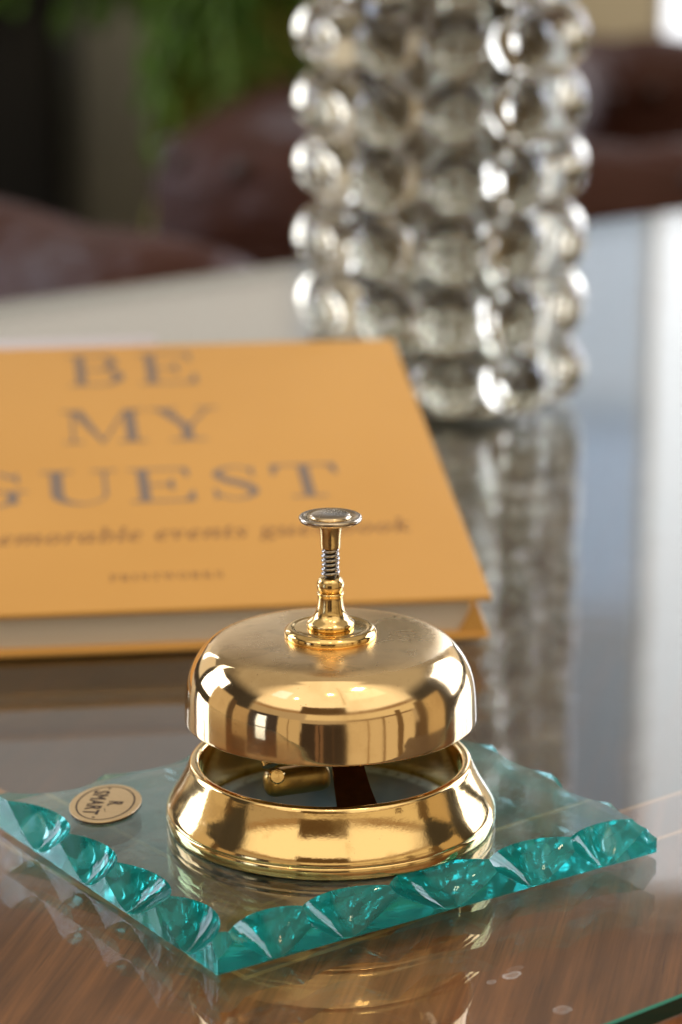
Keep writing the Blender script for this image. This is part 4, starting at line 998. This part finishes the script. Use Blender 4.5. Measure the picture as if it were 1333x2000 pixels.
# ------------------------------------------------------------------ cabinet, door, wall, floor
cab = thing('cabinet', 'tall black lacquered cabinet at the left edge beside the palm', 'cabinet', (-0.70, 3.25, FZ))
bm = bmesh.new(); box(bm, -0.30, 0.285, 0.0, 0.38, 0.06, 1.10, 0.004)
bm_obj('carcass', bm, M['cabinet'], cab, True, 40)
for sx in (-0.148, 0.133):
    bm = bmesh.new(); box(bm, sx - 0.138, sx + 0.138, -0.0185, -0.0005, 0.08, 1.08, 0.003)
    d = bm_obj('door', bm, M['cabinet'], cab, True, 40)
    hx = sx + (0.11 if sx < 0 else -0.11)
    bm = bmesh.new(); tube(bm, [(hx, -0.026, 0.52), (hx, -0.026, 0.64)], 0.005, 10)
    bm_obj('handle', bm, M['brass_dull'], d, True, 50)
bm = bmesh.new(); box(bm, -0.28, 0.265, 0.02, 0.36, 0.0, 0.0595)
bm_obj('plinth', bm, M['cabinet'], cab, False)

for nm_, xa, xb, mt_, lb in (('wall', -1.8, 0.0995, 'wall_shaded', 'wall behind the palm, coloured darker grey for its shade'), ('wall', 0.1, 0.522, 'wall', 'beige plaster wall beside the bright glazed door')):
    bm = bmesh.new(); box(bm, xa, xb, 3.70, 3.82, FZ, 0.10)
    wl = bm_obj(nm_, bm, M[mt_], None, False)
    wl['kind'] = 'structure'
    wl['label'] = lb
door = thing('glazed_door', 'bright white glazed door beside the beige wall, full of daylight', 'door', (0.526, 3.70, FZ))
bm = bmesh.new()
box(bm, 0.0, 0.010, 0.0, 0.10, 0.0, 2.40, 0.002)
box(bm, 0.42, 0.455, 0.0, 0.10, 0.0, 2.40, 0.002)
box(bm, 0.0105, 0.4195, 0.0, 0.10, 2.34, 2.40, 0.002)
box(bm, 0.0105, 0.4195, 0.0, 0.10, 0.0, 0.08, 0.002)
bm_obj('door_frame', bm, M['white_paint'], door, True, 40)
bm = bmesh.new(); box(bm, 0.011, 0.419, 0.015, 0.025, 0.081, 2.339)
bm_obj('pane', bm, M['pane'], door, False)
bm = bmesh.new(); box(bm, -3.2, 3.2, -1.6, 4.2, FZ - 0.06, FZ)
fl = bm_obj('floor', bm, M['floor'], None, False)
fl['kind'] = 'structure'

# ------------------------------------------------------------------ world: the surrounding room as a procedural environment
W = bpy.data.worlds.new('World'); S.world = W
W.use_nodes = True
wt = W.node_tree; wt.nodes.clear()
nt = NT(wt)
wo = nt.new('ShaderNodeOutputWorld'); bg = nt.new('ShaderNodeBackground')
tcn = nt.new('ShaderNodeTexCoord')
sx = nt.new('ShaderNodeSeparateXYZ'); nt.set(sx.inputs[0], tcn.outputs['Generated'])
azr = nt.math('MULTIPLY', nt.math('ARCTAN2', sx.outputs[0], sx.outputs[1]), 180 / PI)   # 0 = beyond the table, 90 = right
az_a = azr
az_b = nt.math('MULTIPLY', nt.math('ARCTAN2', nt.math('MULTIPLY', sx.outputs[0], -1), nt.math('MULTIPLY', sx.outputs[1], -1)), 180 / PI)
az_b = nt.math('ADD', az_b, 180.0)      # 0..360, continuous behind the camera
el = nt.math('MULTIPLY', nt.math('ARCSINE', sx.outputs[2]), 180 / PI)
col = None
def layer(c, a0, a1, e0, e1, s=0.8, se=None, back=False, amp=1.0):
    global col
    se = s if se is None else se
    az = az_a if back else az_b
    m = nt.math('MULTIPLY', nt.step(az, a0 - s, a0 + s), nt.step(az, a1 + s, a1 - s))
    m = nt.math('MULTIPLY', m, nt.math('MULTIPLY', nt.step(el, e0 - se, e0 + se), nt.step(el, e1 + se, e1 - se)))
    if amp != 1.0:
        m = nt.math('MULTIPLY', m, amp)
    col = nt.mix(m, col, c)
WORLD_STRENGTH = 1.0
BULBS = [(0.0, -1.0, 1.75, 3.5), (0.50, -0.55, 1.9, 2.0), (0.62, -0.55, 1.9, 2.0), (0.50, -0.68, 1.9, 2.0), (0.62, -0.68, 1.9, 2.0), (-0.75, -1.1, 1.5, 2.0)]
AREAS = [('background_fill', (-1.7, 1.5, 1.35), (-0.05, 3.1, -0.1), 0.7, 0.9, 5.0, (0.93, 0.97, 1.0))]  # area fill added to brighten the palm and the background
# floor tone, wall zone, ceiling
col = nt.mix(nt.step(el, -6, 2), (0.10, 0.065, 0.04), (0.42, 0.33, 0.22))
col = nt.mix(nt.step(el, 27, 31), col, (1.12, 0.97, 0.74))
col = nt.mix(nt.math('MULTIPLY', nt.step(el, 24, 25), nt.step(el, 28, 27)), col, (0.34, 0.22, 0.12))
# --- beyond the table
layer((0.42, 0.36, 0.27), -110, 106, 24, 76, 14, 3, True)
layer((0.05, 0.043, 0.036), -112, 104, -60, 38, 3, 8, True)
layer((0.20, 0.17, 0.135), -60, 60, 23, 42, 6, 5, True)
layer((0.72, 0.63, 0.50), -46, -12, 3, 24, 1.0, 1.0, True)
layer((0.72, 0.63, 0.50), 19.5, 33, 3, 24, 0.8, 1.0, True)
layer((0.76, 0.68, 0.58), -18, -0.5, 1.5, 12.5, 1.0, 1.0, True)
layer((0.62, 0.69, 0.78), -0.6, 14, 1.5, 13.0, 0.6, 1.0, True)
layer((0.50, 0.62, 0.80), -2.0, 9.6, 13.0, 17.6, 0.6, 0.8, True)
layer((0.50, 0.46, 0.41), -26, -2.0, 12.5, 17.6, 1.0, 0.8, True)
layer((0.46, 0.42, 0.39), -30, 30, 17.4, 23.0, 1.2, 1.0, True)
layer((6.2, 6.6, 7.6), 34, 66, 3, 34, 0.8, 1.0, True)
layer((0.25, 0.18, 0.12), 45, 46.5, 3, 34, 0.4, 0.4, True)
layer((0.25, 0.18, 0.12), 54, 55.2, 3, 34, 0.4, 0.4, True)
layer((6.0, 6.5, 7.8), -76, -52, 4, 30, 0.8, 1.0, True)
layer((0.25, 0.18, 0.12), -65, -63.5, 4, 30, 0.4, 0.4, True)
layer((0.34, 0.39, 0.45), -1, 9.6, 17.4, 22.5, 0.8, 1.0, True)
layer((5.0, 5.6, 6.8), 14.5, 18, 3, 24, 0.5, 0.8, True)
layer((4.0, 4.4, 5.2), -31, -27, 6, 26, 0.6, 0.8, True)
# --- camera side of the room
layer((0.60, 0.47, 0.29), 112, 167, -50, 13, 1.2)
layer((0.20, 0.12, 0.06), 112, 167, 13, 15, 1.0, 0.6)
layer((0.72, 0.58, 0.36), 104, 200, 15.5, 24, 1.5)
layer((0.30, 0.19, 0.09), 150, 151.5, -50, 13, 0.4)
layer((0.22, 0.14, 0.07), 137, 139, -50, 13, 0.6)
layer((0.16, 0.10, 0.05), 122, 127, -50, 20, 1.0)
layer((0.12, 0.075, 0.04), 100, 108, -50, 22, 1.0)
layer((0.50, 0.36, 0.19), 80, 99, -50, 20, 1.0)
layer((0.045, 0.032, 0.024), 168, 202, -60, 10, 0.8)
layer((0.17, 0.10, 0.06), 185.5, 191.5, -60, 9, 0.6)
layer((0.03, 0.02, 0.015), 188, 189, -60, 9, 0.3)
layer((0.09, 0.055, 0.035), 177.5, 178.3, -60, 9, 0.3)
layer((0.52, 0.40, 0.24), 203.5, 221, -60, 14, 1.0)
layer((0.26, 0.18, 0.10), 212, 213, -60, 14, 0.4)
layer((0.05, 0.04, 0.04), 221, 247, -60, 16, 1.0)
layer((1.5, 1.7, 2.1), 231, 239, -2, 12, 0.8)
layer((0.40, 0.42, 0.48), 231, 239, -60, -2, 0.8)
layer((0.42, 0.30, 0.17), 247, 262, -60, 14, 1.0)
layer((0.10, 0.065, 0.04), 262, 268, -60, 18, 1.0)
layer((0.55, 0.43, 0.27), 268, 290, -60, 20, 1.5)
# lit coffers on the ceiling
layer((1.35, 1.2, 0.95), 120, 160, 48, 62, 1.5)
layer((0.62, 0.48, 0.30), 165, 167, 40, 75, 0.8)
layer((1.3, 1.3, 1.35), 224, 240, 44, 56, 1.5)
layer((0.10, 0.06, 0.03), 166, 205, 25, 36, 1.2)

nt.set(bg.inputs[0], col); bg.inputs[1].default_value = WORLD_STRENGTH
wt.links.new(bg.outputs[0], wo.inputs[0])
W.cycles.sampling_method = 'MANUAL'
W.cycles.sample_map_resolution = 2048

# small ceiling bulbs
for i, (x, y, z, p) in enumerate(BULBS):
    L = bpy.data.lights.new('ceiling_bulb', 'POINT')
    L.energy = p; L.shadow_soft_size = 0.045; L.color = (1.0, 0.78, 0.48)
    o = bpy.data.objects.new('ceiling_bulb', L); C.objects.link(o); o.location = (x, y, z)
for nm, loc, aim, sx_, sy_, en, colr in AREAS:
    L = bpy.data.lights.new(nm, 'AREA'); L.shape = 'RECTANGLE'; L.size = sx_; L.size_y = sy_; L.energy = en; L.color = colr
    o = bpy.data.objects.new(nm, L); C.objects.link(o); o.location = loc
    o.rotation_euler = (Vector(aim) - Vector(loc)).to_track_quat('-Z', 'Y').to_euler()

# ------------------------------------------------------------------ camera
cam = bpy.data.cameras.new('camera')
co = bpy.data.objects.new('camera', cam); C.objects.link(co)
co.location = (0.00308, -0.73926, 0.30453)
co.rotation_euler = (R(90 - 15.06), 0, 0)
cam.sensor_fit = 'VERTICAL'; cam.sensor_height = 36; cam.sensor_width = 24
cam.lens = 5200 / 2000 * 36
cam.clip_start = 0.02; cam.clip_end = 100
cam.dof.use_dof = True
cam.dof.focus_distance = 0.752
cam.dof.aperture_fstop = 8.6
cam.dof.aperture_blades = 0
S.camera = co
S.render.engine = 'CYCLES'
S.render.resolution_x, S.render.resolution_y = 682, 1024
cy = S.cycles
cy.use_denoising = True
cy.denoiser = 'OPENIMAGEDENOISE'
cy.use_adaptive_sampling = False
cy.max_bounces = 28; cy.transmission_bounces = 24; cy.glossy_bounces = 10; cy.diffuse_bounces = 4; cy.transparent_max_bounces = 24; cy.volume_bounces = 0
cy.sample_clamp_indirect = 8.0
cy.blur_glossy = 0.2
cy.caustics_reflective = True; cy.caustics_refractive = True
vs_ = S.view_settings
S.display_settings.display_device = 'sRGB'
vs_.view_transform = 'Standard'; vs_.look = 'None'; vs_.exposure = 0.22; vs_.gamma = 1.0; vs_.use_curve_mapping = False
